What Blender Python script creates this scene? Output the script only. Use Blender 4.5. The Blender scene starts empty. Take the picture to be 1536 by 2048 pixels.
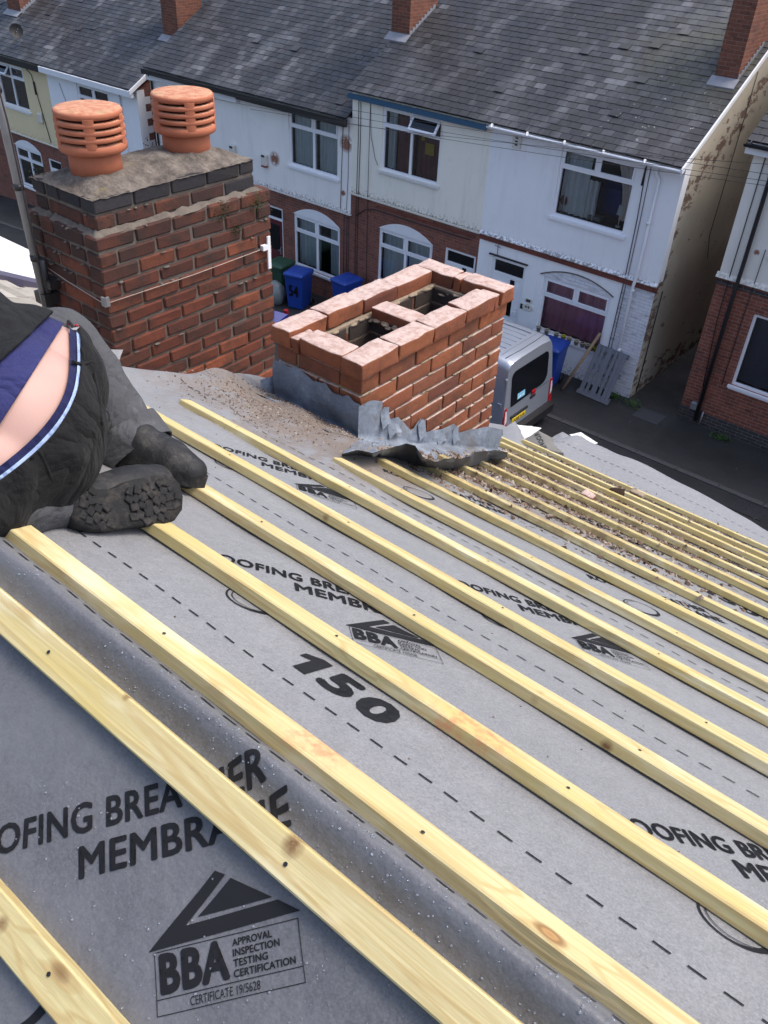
import bpy, bmesh, math, random
from mathutils import Vector as V, Matrix, noise as mn
random.seed(7)
R_ = math.radians
sc = bpy.context.scene
COL = sc.collection

# ------------------------------------------------------------------ camera
CAM = V((0.0, 0.0, 9.63))
F_PX, YAW, PITCH, ROLL = 1700.61, R_(-37.814), R_(37.604), R_(3.0245)
fw = V((math.sin(YAW)*math.cos(PITCH), math.cos(YAW)*math.cos(PITCH), -math.sin(PITCH)))
rt0 = V((math.cos(YAW), -math.sin(YAW), 0)); up0 = rt0.cross(fw)
rt = rt0*math.cos(ROLL) + up0*math.sin(ROLL)
up = -rt0*math.sin(ROLL) + up0*math.cos(ROLL)
cd = bpy.data.cameras.new('camera'); cam = bpy.data.objects.new('camera', cd); COL.objects.link(cam)
m3 = Matrix((rt, up, -fw)).transposed()
cam.matrix_world = Matrix.Translation(CAM) @ m3.to_4x4()
cd.sensor_fit = 'VERTICAL'; cd.sensor_height = 24.0; cd.lens = 24.0*F_PX/2048
cd.clip_start = 0.02; cd.clip_end = 2000
sc.camera = cam

# ------------------------------------------------------------------ light
SUN_EL, SUN_AZ = R_(60), R_(48)          # azimuth measured from +Y towards +X
w = bpy.data.worlds.new('World'); sc.world = w; w.use_nodes = True
nt = w.node_tree; bg = nt.nodes['Background']
sky = nt.nodes.new('ShaderNodeTexSky'); sky.sky_type = 'NISHITA'; sky.sun_disc = False
sky.sun_elevation = SUN_EL; sky.sun_rotation = SUN_AZ
sky.dust_density = 4.0; sky.air_density = 1.0; sky.ozone_density = 1.0
nt.links.new(sky.outputs[0], bg.inputs[0]); bg.inputs[1].default_value = 0.15
sl = bpy.data.lights.new('sun', 'SUN'); sl.energy = 1.05; sl.angle = R_(22); sl.color = (1, .96, .9)
so = bpy.data.objects.new('sun', sl); COL.objects.link(so)
sd = V((math.sin(SUN_AZ)*math.cos(SUN_EL), math.cos(SUN_AZ)*math.cos(SUN_EL), math.sin(SUN_EL)))
so.rotation_euler = (-sd).to_track_quat('-Z', 'Y').to_euler()
sc.view_settings.view_transform = 'Standard'; sc.view_settings.look = 'None'
sc.view_settings.gamma = 1; sc.view_settings.exposure = 1.0
sc.cycles.use_denoising = True
sc.cycles.max_bounces = 6; sc.cycles.transparent_max_bounces = 8

# ------------------------------------------------------------------ roof planes of our own roof
TH = R_(28.165); CS, SN = math.cos(TH), math.sin(TH)
YA, ZA = 0.40554, 9.63-0.87767
NF = V((0, SN, CS)); NN = V((0, -SN, CS)); DF = V((0, CS, -SN)); DN = V((0, -CS, -SN))
BH, BW = .024, .047                     # batten height and width
def far(X, u, off=0.0): return V((X, YA, ZA)) + DF*u + NF*off
def near(X, u, off=0.0): return V((X, YA, ZA)) + DN*u + NN*off
def ray(x, y):                          # direction through a point of the photograph's 1536 x 2048 grid
    return (rt*((x-768)/F_PX) - up*((y-1024)/F_PX) + fw)
def on_far(x, y, off=0.0):
    d = ray(x, y); p = V((0, YA, ZA)) + NF*off - CAM
    return CAM + d*(p.dot(NF)/d.dot(NF))
def on_near(x, y, off=0.0):
    d = ray(x, y); p = V((0, YA, ZA)) + NN*off - CAM
    return CAM + d*(p.dot(NN)/d.dot(NN))
def at_d(x, y, dist): return CAM + ray(x, y).normalized()*dist
def on_x(x, y, X): d = ray(x, y); return CAM + d*(X/d.x)
def on_y(x, y, Y): d = ray(x, y); return CAM + d*(Y/d.y)
def on_z(x, y, Z): d = ray(x, y); return CAM + d*((Z-CAM.z)/d.z)

# ------------------------------------------------------------------ node helper
class NT:
    def __init__(s, name):
        s.m = bpy.data.materials.new(name); s.m.use_nodes = True
        s.t = s.m.node_tree; s.b = s.t.nodes['Principled BSDF']; s.out = s.t.nodes['Material Output']
    def n(s, typ, **k):
        x = s.t.nodes.new('ShaderNode'+typ)
        for a, v in k.items(): setattr(x, a, v)
        return x
    def put(s, sock, v):
        if v is None: return
        if hasattr(v, 'links') or isinstance(v, bpy.types.NodeSocket): s.t.links.new(v, sock)
        else: sock.default_value = v
    def pos(s): return s.n('NewGeometry').outputs['Position']
    def isl(s): return s.n('NewGeometry').outputs['Random Per Island']
    def orand(s): return s.n('ObjectInfo').outputs['Random']
    def map(s, vec, scale=(1, 1, 1), loc=(0, 0, 0), rot=(0, 0, 0)):
        x = s.n('Mapping'); s.put(x.inputs['Vector'], vec)
        s.put(x.inputs['Location'], loc); x.inputs['Rotation'].default_value = rot; x.inputs['Scale'].default_value = scale
        return x.outputs[0]
    def noise(s, scale, detail=4, rough=.6, vec=None, dist=0):
        x = s.n('TexNoise'); x.inputs['Scale'].default_value = scale; x.inputs['Detail'].default_value = detail
        x.inputs['Roughness'].default_value = rough; x.inputs['Distortion'].default_value = dist
        s.put(x.inputs['Vector'], vec if vec is not None else s.pos())
        return x.outputs['Fac']
    def vor(s, scale, vec=None, feat='F1', out='Distance', rnd=1.0):
        x = s.n('TexVoronoi'); x.feature = feat; x.inputs['Scale'].default_value = scale; x.inputs['Randomness'].default_value = rnd
        s.put(x.inputs['Vector'], vec if vec is not None else s.pos()); return x.outputs[out]
    def ramp(s, fac, *stops):
        x = s.n('ValToRGB'); s.put(x.inputs[0], fac); el = x.color_ramp.elements
        while len(el) < len(stops): el.new(.5)
        for e, (p, c) in zip(el, stops):
            e.position = p; e.color = (c, c, c, 1) if isinstance(c, (int, float)) else (*c, 1)
        return x.outputs[0]
    def mix(s, f, a, b, mode='MIX'):
        x = s.n('Mix', data_type='RGBA', blend_type=mode); s.put(x.inputs[0], f)
        for i, v in ((6, a), (7, b)):
            if isinstance(v, tuple): v = (*v, 1) if len(v) == 3 else v
            s.put(x.inputs[i], v)
        return x.outputs[2]
    def math(s, op, a, b=0.0, c=None):
        x = s.n('Math', operation=op); s.put(x.inputs[0], a); s.put(x.inputs[1], b)
        if c is not None: s.put(x.inputs[2], c)
        return x.outputs[0]
    def near_pt(s, p, r0, r1, vec=None):     # 1 inside r0 of a world point, 0 beyond r1
        x = s.n('VectorMath', operation='DISTANCE'); s.put(x.inputs[0], vec if vec is not None else s.pos()); x.inputs[1].default_value = p
        return s.ramp(s.math('DIVIDE', x.outputs['Value'], r1), (r0/r1, 1.0), (1.0, 0.0))
    def sep(s, vec=None):
        x = s.n('SeparateXYZ'); s.put(x.inputs[0], vec if vec is not None else s.pos()); return x.outputs
    def comb(s, x_, y_, z_):
        x = s.n('CombineXYZ'); s.put(x.inputs[0], x_); s.put(x.inputs[1], y_); s.put(x.inputs[2], z_); return x.outputs[0]
    def bump(s, h, strength=.5, dist=.01):
        x = s.n('Bump'); s.put(x.inputs['Height'], h); x.inputs['Strength'].default_value = strength; x.inputs['Distance'].default_value = dist
        s.t.links.new(x.outputs[0], s.b.inputs['Normal'])
    def fin(s, col=None, rough=.6, spec=.5, metal=0.0):
        if isinstance(col, tuple): col = (*col, 1)
        s.put(s.b.inputs['Base Color'], col); s.put(s.b.inputs['Roughness'], rough)
        s.b.inputs['Specular IOR Level'].default_value = spec; s.b.inputs['Metallic'].default_value = metal
        return s.m

def plain(name, col, rough=.5, spec=.5, metal=0.0, var=.12, scale=9):
    t = NT(name); n = t.noise(scale, 5)
    c = t.mix(n, tuple(x*(1-var) for x in col), tuple(min(1, x*(1+var)) for x in col))
    return t.fin(c, rough, spec, metal)

MAT = {}
def membrane(name, base, droplets):
    t = NT(name); n1 = t.noise(2.2, 5, .6); n2 = t.noise(70, 3, .6)
    c = t.mix(n1, tuple(x*.86 for x in base), tuple(x*1.10 for x in base))
    c = t.mix(t.ramp(n2, (.35, .0), (.7, .45)), c, tuple(x*1.4 for x in base))
    c = t.mix(t.ramp(t.noise(24, 4, .65), (.36, .5), (.6, 0.)), c, tuple(x*.78 for x in base))
    c = t.mix(t.math('MULTIPLY', t.ramp(t.noise(1.1, 4, .6), (.45, 0.), (.7, 1.)), .35), c, tuple(x*.72 for x in base))
    c = t.mix(t.math('MULTIPLY', t.ramp(t.vor(55), (.05, 1.), (.11, 0.)), t.ramp(t.noise(3), (.45, 0.), (.6, .55))), c, tuple(min(1, x*1.9) for x in base))
    c = t.mix(t.ramp(t.noise(330, 2, .6), (.38, .0), (.66, .55)), c, tuple(x*1.55 for x in base))
    c = t.mix(t.ramp(t.noise(210, 3, .7), (.36, .5), (.5, 0.)), c, tuple(x*.68 for x in base))
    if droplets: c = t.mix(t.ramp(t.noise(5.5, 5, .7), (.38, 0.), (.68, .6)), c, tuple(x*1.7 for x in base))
    # grey brown dirt: around the stack and along the lower battens, plus scuffs
    sp = t.noise(9, 6, .72); fine = t.noise(160, 2, .6)
    scuff = t.ramp(t.noise(4.0, 6, .75), (.60, .0), (.72, .55))
    scuff = t.math('MULTIPLY', scuff, t.ramp(t.noise(45, 4, .7), (.45, 0.), (.6, 1.)))
    c = t.mix(t.math('MULTIPLY', scuff, .6), c, (.16, .145, .125))
    if not droplets:
        for p, r0, r1, k in ((far(-2.0, 1.75), .25, .75, 1.), (far(-1.55, 1.62), .1, .55, .9), (far(-1.3, 2.6), .35, .95, .75), (far(-1.2, 3.1), .3, 1.0, .6), (far(-.75, 2.75), .2, .9, .45)):
            d = t.math('MULTIPLY', t.near_pt(p, r0, r1), k)
            f = t.math('MULTIPLY', d, t.ramp(t.math('ADD', sp, t.math('MULTIPLY', d, .22)), (.5, 0.), (.66, 1.)))
            c = t.mix(f, c, t.mix(fine, (.07, .05, .035), (.24, .19, .15)))
    h = t.math('ADD', t.math('MULTIPLY', n2, .5), t.math('MULTIPLY', t.noise(7, 5, .65), 2.2))
    t.bump(h, .5, .006)
    t.b.inputs['Sheen Weight'].default_value = .25; t.b.inputs['Sheen Roughness'].default_value = .4
    return t.fin(c, t.ramp(t.noise(5, 4), (.3, .42), (.7, .58)), .5)
MAT['mem'] = membrane('breather_membrane_grey', (.183, .184, .190), False)
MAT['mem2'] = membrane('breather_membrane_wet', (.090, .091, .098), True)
MAT['ink'] = plain('black_print', (.0135, .014, .0165), .7, .15)
MAT['memback'] = plain('membrane_underside', (.62, .62, .62), .6, .4)

def timber():
    t = NT('treated_pine')
    o = t.orand(); off = t.comb(t.math('MULTIPLY', o, 37.), t.math('MULTIPLY', o, 11.), 0.)
    v = t.n('VectorMath', operation='ADD'); t.put(v.inputs[0], t.pos()); t.put(v.inputs[1], off); v = v.outputs[0]
    kv = t.map(v, (4.5, 9, 9)); kn = t.vor(1.0, kv); kc_ = t.sep(t.vor(1.0, kv, out='Color'))[0]
    kmask = t.math('MULTIPLY', t.ramp(kn, (.085, 1.), (.125, 0.)), t.ramp(kc_, (.70, 0.), (.71, 1.)))
    ring = t.math('SINE', t.math('MULTIPLY', kn, 120.))
    warp = t.math('MULTIPLY', t.math('MULTIPLY', t.ramp(kn, (.0, 1.), (.4, 0.)), t.ramp(kc_, (.70, 0.), (.71, 1.))), 1.6)
    g = t.noise(1.0, 5, .65, t.map(v, (3.5, 110, 110)), 1.2)
    gr = t.math('SINE', t.math('ADD', t.math('MULTIPLY', t.noise(1.0, 2, .5, t.map(v, (1.1, 16, 16))), 46.), t.math('MULTIPLY', warp, 6.)))
    base = t.mix(o, (.53, .465, .215), (.57, .49, .27))
    c = t.mix(t.ramp(g, (.38, 0.), (.62, .85)), base, (.46, .36, .165))
    c = t.mix(t.math('MULTIPLY', t.ramp(gr, (.55, 0.), (1., 1.)), .6), c, (.42, .295, .12))
    patch = t.ramp(t.noise(1.0, 4, .6, t.map(v, (3.5, 14, 14))), (.50, 0.), (.66, .75))
    c = t.mix(patch, c, (.50, .395, .145))
    pale = t.ramp(t.noise(1.0, 4, .6, t.map(v, (4.5, 20, 20), (9, 2, 4))), (.54, 0.), (.68, .7)); c = t.mix(pale, c, (.66, .60, .40))
    dirt = t.math('MULTIPLY', t.ramp(t.noise(1, 6, .75, t.map(v, (5, 30, 30))), (.6, 0.), (.75, 1.)), t.ramp(t.noise(1.3, 2, .5, v), (.45, 0.), (.65, .8)))
    c = t.mix(t.math('MULTIPLY', dirt, .6), c, (.22, .15, .07))
    kc = t.mix(t.ramp(ring, (0., 0.), (1., 1.)), (.20, .10, .035), (.36, .19, .07))
    c = t.mix(t.math('MULTIPLY', kmask, .85), c, kc)
    for p, r in ((on_far(1075, 1398, .014), .017), (on_far(1214, 1491, .012), .014), (on_far(655, 1036, .015), .015), (on_far(1208, 1148, .014), .014), (on_far(990, 1080, .014), .010), (on_near(588, 1692, BH), .017), (on_near(6, 1850, BH), .012), (on_near(255, 1395, BH), .008), (on_far(1460, 1238, .012), .013)):
        f = t.near_pt(p, r*.35, r); f = t.math('MULTIPLY', f, t.ramp(t.noise(55, 4, .7), (.25, .35), (.6, 1.)))
        c = t.mix(f, c, (.155, .075, .028))
    # red marking-out chalk, smeared on two of the battens
    for p, r0, r1 in ((on_far(918, 1440, BH), .01, .085), (on_far(1000, 1490, BH), .0, .05), (on_far(610, 1478, BH), .0, .05), (on_far(660, 1515, BH), .0, .045)):
        f = t.math('MULTIPLY', t.near_pt(p, r0, r1), t.ramp(t.noise(60, 4, .7), (.42, .0), (.7, .75)))
        c = t.mix(f, c, (.62, .13, .07))
    # mud rubbed on to the battens below the stack
    x = t.near_pt(far(-1.35, 2.5), .4, 1.15)
    f = t.math('MULTIPLY', x, t.ramp(t.noise(18, 6, .75), (.42, 0.), (.62, .8)))
    c = t.mix(f, c, (.20, .14, .075))
    t.bump(t.math('ADD', t.math('MULTIPLY', gr, .25), g), .35, .002)
    return t.fin(c, .62, .3)
MAT['timber'] = timber()

def brick_island(name, cols, soot, dust=None):
    t = NT(name); i = t.isl(); k = len(cols)
    c = t.ramp(i, *[(j/(k-1), cc) for j, cc in enumerate(cols)])
    c = t.mix(t.ramp(t.noise(38, 5, .7), (.3, .0), (.75, .55)), c, tuple(x*.62 for x in cols[0]))
    c = t.mix(t.ramp(t.noise(7, 6, .72), (.46, 0.), (.68, soot)), c, (.038, .028, .025))
    if name == 'old_red_brick':             # soot blackening towards the head of the stack
        hz = t.ramp(t.math('DIVIDE', t.math('SUBTRACT', t.sep()[2], 7.75), .55), (0., 0.), (1., 1.))
        c = t.mix(t.math('MULTIPLY', hz, t.ramp(t.noise(8, 6, .72), (.36, .25), (.58, .9))), c, (.032, .026, .025))
    if dust:                                # lime and dust left lying on upward faces
        nz = t.sep(t.n('NewGeometry').outputs['Normal'])[2]
        m = t.math('MULTIPLY', t.ramp(nz, (.35, 0.), (.8, 1.)), t.ramp(t.noise(26, 6, .75), (.34, .45), (.56, 1.)))
        c = t.mix(m, c, t.mix(t.noise(70, 5, .75), tuple(x*.62 for x in dust), tuple(min(1, x*1.2) for x in dust)))
    t.bump(t.math('ADD', t.noise(160, 4, .7), t.math('MULTIPLY', t.noise(35, 5, .7), 1.4)), .6, .004)
    return t.fin(c, .85, .25)
MAT['brick_a'] = brick_island('old_red_brick', [(.135, .043, .028), (.085, .034, .026), (.25, .075, .038), (.060, .030, .026), (.17, .052, .031), (.12, .041, .029)], .85)
MAT['brick_b'] = brick_island('fresh_red_brick', [(.27, .090, .043), (.20, .066, .038), (.33, .108, .048), (.24, .085, .046), (.14, .052, .038), (.29, .10, .044), (.22, .082, .05)], .5, (.56, .43, .38))
MAT['brick_blue'] = brick_island('blue_engineering_brick', [(.030, .030, .036), (.046, .043, .048), (.024, .024, .029)], .4)
MAT['brick_soot'] = brick_island('sooted_flue_brick', [(.05, .042, .038), (.085, .062, .05), (.035, .031, .03)], .5)
def mortar(name, a, b):
    t = NT(name); c = t.mix(t.noise(25, 5, .7), a, b)
    c = t.mix(t.ramp(t.noise(6, 5, .7), (.5, 0.), (.7, .6)), c, tuple(x*.45 for x in a))
    t.bump(t.noise(120, 5, .75), .8, .006); return t.fin(c, .95, .1)
MAT['mortar_a'] = mortar('weathered_mortar', (.105, .088, .075), (.20, .175, .15))
MAT['mortar_b'] = mortar('sandy_mortar', (.24, .185, .135), (.37, .30, .22))
def flaunch():
    t = NT('flaunching_mortar'); n = t.noise(11, 6, .75); n2 = t.noise(60, 5, .75)
    c = t.ramp(n, (.3, (.065, .057, .05)), (.5, (.17, .145, .125)), (.7, (.28, .25, .215)))
    c = t.mix(t.ramp(n2, (.5, 0.), (.7, .6)), c, (.06, .055, .05))
    c = t.mix(t.math('MULTIPLY', t.ramp(t.noise(5, 5, .7), (.6, 0.), (.7, 1.)), t.ramp(t.noise(90, 3), (.5, 0.), (.6, .8))), c, (.27, .22, .06))
    t.bump(t.math('ADD', n, n2), 1.0, .012); return t.fin(c, .95, .1)
MAT['flaunch'] = flaunch()
def terracotta():
    t = NT('terracotta'); n = t.noise(14, 5, .65)
    c = t.mix(n, (.34, .105, .056), (.44, .155, .083))
    nz = t.sep(t.n('NewGeometry').outputs['Normal'])[2]
    c = t.mix(t.math('MULTIPLY', t.ramp(nz, (.6, 0.), (.9, 1.)), t.ramp(t.noise(30, 5, .7), (.4, .1), (.6, .7))), c, (.55, .34, .21))
    c = t.mix(t.math('MULTIPLY', t.ramp(nz, (.6, 0.), (.9, 1.)), t.ramp(t.noise(11, 6, .75), (.6, 0.), (.66, .9))), c, (.30, .22, .11))
    t.bump(t.noise(200, 3), .2, .002); return t.fin(c, .75, .3)
MAT['terracotta'] = terracotta()
def lead():
    t = NT('old_lead'); n = t.noise(7, 6, .7); n2 = t.noise(30, 5, .7)
    c = t.ramp(n, (.28, (.085, .10, .125)), (.5, (.16, .19, .235)), (.75, (.29, .335, .40)))
    c = t.mix(t.ramp(n2, (.52, 0.), (.7, .7)), c, (.11, .115, .125))
    c = t.mix(t.math('MULTIPLY', t.ramp(t.noise(4, 4), (.5, 0.), (.65, .8)), t.ramp(n2, (.3, .2), (.6, 1.))), c, (.14, .13, .12))
    t.bump(t.math('ADD', n2, n), .5, .012); return t.fin(c, .62, .4, 0.)
MAT['lead'] = lead()
def render_wall(name, base, dirt=.5, zb=None, peel=None):
    t = NT(name); p = t.pos()
    c = t.mix(t.noise(.9, 5, .6), tuple(x*.90 for x in base), tuple(min(1, x*1.05) for x in base))
    st = t.noise(1.0, 5, .7, t.map(p, (3.5, 3.5, .35)))
    c = t.mix(t.math('MULTIPLY', t.ramp(st, (.52, 0.), (.75, 1.)), dirt*.45), c, tuple(x*.55 for x in base))
    c = t.mix(t.math('MULTIPLY', t.ramp(t.noise(2.3, 6, .7), (.58, 0.), (.7, 1.)), .25*dirt), c, (.50, .48, .46))
    if zb is not None:
        for z0, hh, k in zb:                # speckled weathering just above a ledge
            z = t.sep()[2]
            m = t.ramp(t.math('DIVIDE', t.math('SUBTRACT', z, z0), hh), (0., 1.), (1., 0.))
            f = t.math('MULTIPLY', m, t.ramp(t.math('ADD', t.noise(14, 6, .75), t.math('MULTIPLY', m, .12)), (.57, 0.), (.66, k)))
            c = t.mix(f, c, (.10, .09, .08))
    if peel:
        for q, r in peel:
            f = t.math('MULTIPLY', t.near_pt(q, r*.5, r), t.ramp(t.noise(7, 5, .7), (.40, 0.), (.44, 1.)))
            c = t.mix(f, c, (.27, .13, .09))
    t.bump(t.math('ADD', t.noise(4, 5, .7), t.math('MULTIPLY', t.noise(60, 3), .3)), .35, .02)
    return t.fin(c, .85, .25)
def brick_wall(name, a, b, mort, dark=.35, sc_=1.0):
    t = NT(name); s = t.sep(); vec = t.comb(t.math('ADD', s[0], s[1]), s[2], 0.)
    x = t.n('TexBrick'); x.offset = .5; t.put(x.inputs['Vector'], vec); x.inputs['Scale'].default_value = 1.0
    x.inputs['Brick Width'].default_value = .225*sc_; x.inputs['Row Height'].default_value = .075*sc_
    x.inputs['Mortar Size'].default_value = .006; x.inputs['Mortar Smooth'].default_value = .3; x.inputs['Bias'].default_value = 0
    for k, cc in (('Color1', a), ('Color2', b), ('Mortar', mort)): x.inputs[k].default_value = (*cc, 1)
    c = t.mix(t.ramp(t.noise(1, 2, .5, t.map(vec, (4.44, 13.3, 1))), (.55, 0.), (.75, .75)), x.outputs[0], tuple(v*.4 for v in a))
    c = t.mix(t.math('MULTIPLY', t.ramp(t.noise(1.7, 6, .7), (.48, 0.), (.7, 1.)), dark), c, (.05, .04, .04))
    t.bump(t.math('ADD', t.math('MULTIPLY', x.outputs['Fac'], -1.0), t.math('MULTIPLY', t.noise(50, 4), .4)), .5, .012)
    return t.fin(c, .9, .2)
MAT['fbrick'] = brick_wall('brown_red_facade_brick', (.25, .095, .065), (.185, .075, .058), (.20, .155, .135), .4)
MAT['fbrick_e'] = brick_wall('orange_red_facade_brick', (.27, .088, .055), (.185, .065, .046), (.27, .215, .185), .35)
MAT['plinth'] = brick_wall('dark_plinth_brick', (.045, .045, .05), (.06, .055, .055), (.18, .16, .14), .4)
MAT['chim'] = brick_wall('chimney_brick', (.22, .085, .055), (.15, .06, .042), (.20, .145, .115), .5)
MAT['wbrick'] = brick_wall('white_painted_brick', (.70, .715, .76), (.66, .675, .72), (.50, .50, .53), .12)
MAT['band'] = brick_wall('red_band_brick', (.19, .058, .042), (.16, .052, .04), (.14, .07, .055), .35)

def slate(name, tint=1.0):
    t = NT(name); i = t.isl(); p = t.pos()
    base = t.ramp(i, (0, (.022, .022, .025)), (.4, (.033, .033, .037)), (.75, (.046, .047, .053)), (.93, (.082, .084, .093)), (1, (.13, .133, .145)))
    big = t.noise(1.0, 5, .62, t.map(p, (.85, .33, .33), rot=(0, 0, .55)))
    c = t.mix(t.ramp(big, (.44, .9), (.62, 0.)), base, (.020, .021, .025))
    c = t.mix(t.ramp(t.noise(1.0, 4, .6, t.map(p, (1.4, .5, .5), (3, 1, 7), (0, 0, .5))), (.50, 0.), (.72, .55)), c, t.mix(i, (.085, .087, .094), (.19, .195, .21)))
    moss = t.math('MULTIPLY', t.near_pt((-7.3, 19.4, 6.6), .4, 2.0), t.ramp(t.noise(2.5, 5, .7), (.35, 0.), (.6, .65)))
    c = t.mix(moss, c, (.10, .105, .062))
    li = t.math('MULTIPLY', t.near_pt((-7.5, 17.8, 5.6), .5, 2.1), t.ramp(t.noise(10, 3, .6), (.68, 0.), (.71, 1.)))
    c = t.mix(li, c, (.52, .52, .49))
    c = t.mix(t.ramp(t.noise(24, 5, .7), (.4, 0.), (.8, .35)), c, (.03, .03, .032))
    t.bump(t.noise(60, 4, .7), .3, .004)
    return t.fin(c, t.ramp(t.noise(3, 3), (.3, .42), (.7, .68)), .5)
MAT['slate'] = slate('welsh_slate')
def tile_pale():
    t = NT('pale_roof_tile'); s = t.sep()
    i = t.isl(); c = t.ramp(i, (0, (.22, .20, .17)), (.5, (.30, .275, .24)), (1, (.37, .345, .30)))
    c = t.mix(t.ramp(t.noise(6, 5, .7), (.5, 0.), (.7, .5)), c, (.11, .10, .09))
    t.bump(t.noise(40, 4), .3, .005); return t.fin(c, .8, .3)
MAT['tile'] = tile_pale()
def tarmac(name, a, b, patch):
    t = NT(name); c = t.mix(t.noise(90, 3, .7), a, b)
    c = t.mix(t.ramp(t.noise(.7, 6, .7), (.45, 0.), (.68, .7)), c, patch)
    c = t.mix(t.ramp(t.noise(3.1, 6, .75), (.62, 0.), (.72, .5)), c, tuple(x*2.0 for x in b))
    t.bump(t.noise(120, 3, .7), .4, .008); return t.fin(c, t.ramp(t.noise(1.3, 4), (.35, .55), (.65, .85)), .35)
MAT['road'] = tarmac('asphalt', (.011, .012, .0145), (.022, .023, .027), (.008, .008, .010))
MAT['pave'] = tarmac('pavement_asphalt', (.021, .021, .0235), (.042, .041, .042), (.016, .018, .015))
MAT['kerb'] = plain('kerb_stone', (.062, .062, .066), .9, .2, 0, .3, 20)
MAT['upvc'] = plain('white_upvc', (.80, .81, .85), .35, .5, 0, .03, 3)
MAT['wpaint'] = plain('white_gloss_paint', (.76, .77, .80), .5, .4, 0, .08, 6)
MAT['sill'] = plain('grimy_white_sill', (.66, .65, .64), .6, .4, 0, .2, 16)
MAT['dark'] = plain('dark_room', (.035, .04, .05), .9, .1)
MAT['maroon'] = plain('maroon_door_paint', (.10, .016, .022), .4, .5)
MAT['black'] = plain('black_plastic', (.017, .017, .019), .45, .5)
MAT['rub'] = NT('black_rubber'); _r = MAT['rub']; _c = _r.mix(_r.ramp(_r.noise(26, 6, .75), (.48, 0.), (.72, .8)), (.012, .012, .013), (.075, .065, .055)); _r.bump(_r.noise(90, 4, .7), .6, .004); MAT['rub'] = _r.fin(_c, .8, .3)
MAT['blue_f'] = plain('blue_fascia_paint', (.04, .10, .17), .6, .3, 0, .25, 10)
MAT['net'] = plain('net_curtain', (.78, .84, .86), .9, .1, 0, .15, 4)
MAT['pinkc'] = plain('pink_curtain', (.85, .40, .52), .85, .15, 0, .2, 5)
MAT['brownc'] = plain('brown_curtain', (.26, .12, .11), .85, .15, 0, .3, 4)
MAT['creamc'] = plain('cream_curtain', (.85, .80, .74), .9, .1)
MAT['yellow'] = plain('yellow_paper', (.55, .42, .06), .7, .3)
MAT['galv'] = plain('galvanised_steel', (.24, .24, .25), .45, .5, .3, .3, 12)
MAT['silver'] = plain('silver_car_paint', (.30, .33, .39), .30, .6, .45, .05, 2)
MAT['glassblk'] = plain('tinted_glass', (.006, .007, .010), .08, .6)
MAT['redl'] = plain('red_lens', (.32, .012, .018), .18, .6)
MAT['clearl'] = plain('clear_lens', (.6, .58, .6), .15, .6)
MAT['plate'] = plain('yellow_plate', (.72, .52, .03), .4, .4)
MAT['stick'] = plain('pale_blue_sticker', (.22, .50, .70), .5, .4)
MAT['bin_b'] = plain('blue_bin_plastic', (.010, .045, .27), .42, .45, 0, .25, 5)
MAT['bin_g'] = plain('green_bin_plastic', (.018, .06, .035), .5, .45, 0, .25, 5)
MAT['greywood'] = plain('grey_painted_wood', (.155, .165, .19), .75, .3, 0, .3, 22)
MAT['polewood'] = plain('bare_wood', (.27, .19, .12), .8, .2, 0, .3, 30)
MAT['pot_c'] = plain('cream_pot', (.42, .37, .29), .7, .3)
MAT['pot_y'] = plain('yellow_pot', (.46, .38, .05), .7, .3)
MAT['pot_g'] = plain('green_pot', (.12, .18, .06), .7, .3)
MAT['soil'] = plain('potting_soil', (.035, .022, .015), .95, .1)
MAT['leaf'] = plain('green_leaf', (.055, .13, .025), .6, .3, 0, .5, 40)
MAT['moss'] = plain('dull_moss', (.035, .045, .018), .9, .1, 0, .5, 60)
MAT['cable'] = plain('dark_cable', (.035, .033, .035), .6, .3)
MAT['wire'] = plain('pale_wire', (.42, .36, .32), .5, .4)
MAT['box_w'] = plain('offwhite_alarm_box', (.62, .60, .55), .5, .4)
MAT['label_d'] = plain('dull_red_label', (.26, .055, .05), .6, .3)
MAT['whitesheet'] = plain('white_roof_coating', (.62, .62, .63), .5, .4, 0, .04, 2)
MAT['leadgrey'] = plain('lead_apron', (.22, .23, .26), .55, .4, 0, .25, 8)
MAT['plum'] = plain('dark_verge_capping', (.07, .062, .10), .6, .4)
MAT['bagblue'] = plain('blue_bag', (.012, .028, .22), .4, .5, 0, .4, 12)
MAT['glassbag'] = plain('grey_plastic', (.17, .20, .20), .4, .5)
MAT['iron'] = plain('cast_iron', (.02, .02, .022), .6, .5, .3)
# person
def cloth(name, a, b, sc_=60, rough=.9):
    t = NT(name); c = t.mix(t.noise(5, 5, .65), a, b)
    c = t.mix(t.ramp(t.noise(14, 6, .75), (.6, 0.), (.75, .35)), c, tuple(min(1, x*2.6+.02) for x in b))
    t.bump(t.math('ADD', t.math('MULTIPLY', t.noise(sc_*6, 3), .12), t.math('ADD', t.noise(9, 5, .6), t.math('MULTIPLY', t.math('ABSOLUTE', t.math('SUBTRACT', t.noise(7, 3, .5, None, 1.5), .5)), 3.0))), .7, .022)
    t.b.inputs['Sheen Weight'].default_value = .03
    return t.fin(c, rough, .2)
MAT['trouser'] = cloth('black_work_trousers', (.0075, .0075, .008), (.0125, .0125, .0135))
MAT['trouser_g'] = cloth('faded_grey_trousers', (.050, .051, .056), (.095, .097, .105))
MAT['jacket'] = cloth('black_jacket', (.0075, .008, .0085), (.013, .0135, .014))
MAT['navy'] = cloth('navy_cotton', (.022, .024, .085), (.034, .038, .13))
MAT['navy_d'] = cloth('dark_navy_elastic', (.012, .014, .055), (.018, .02, .075))
MAT['stripe'] = cloth('pale_blue_stripe', (.30, .40, .62), (.36, .46, .68))
MAT['silver_cloth'] = cloth('pale_grey_lining', (.22, .225, .24), (.30, .305, .32))
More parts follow.
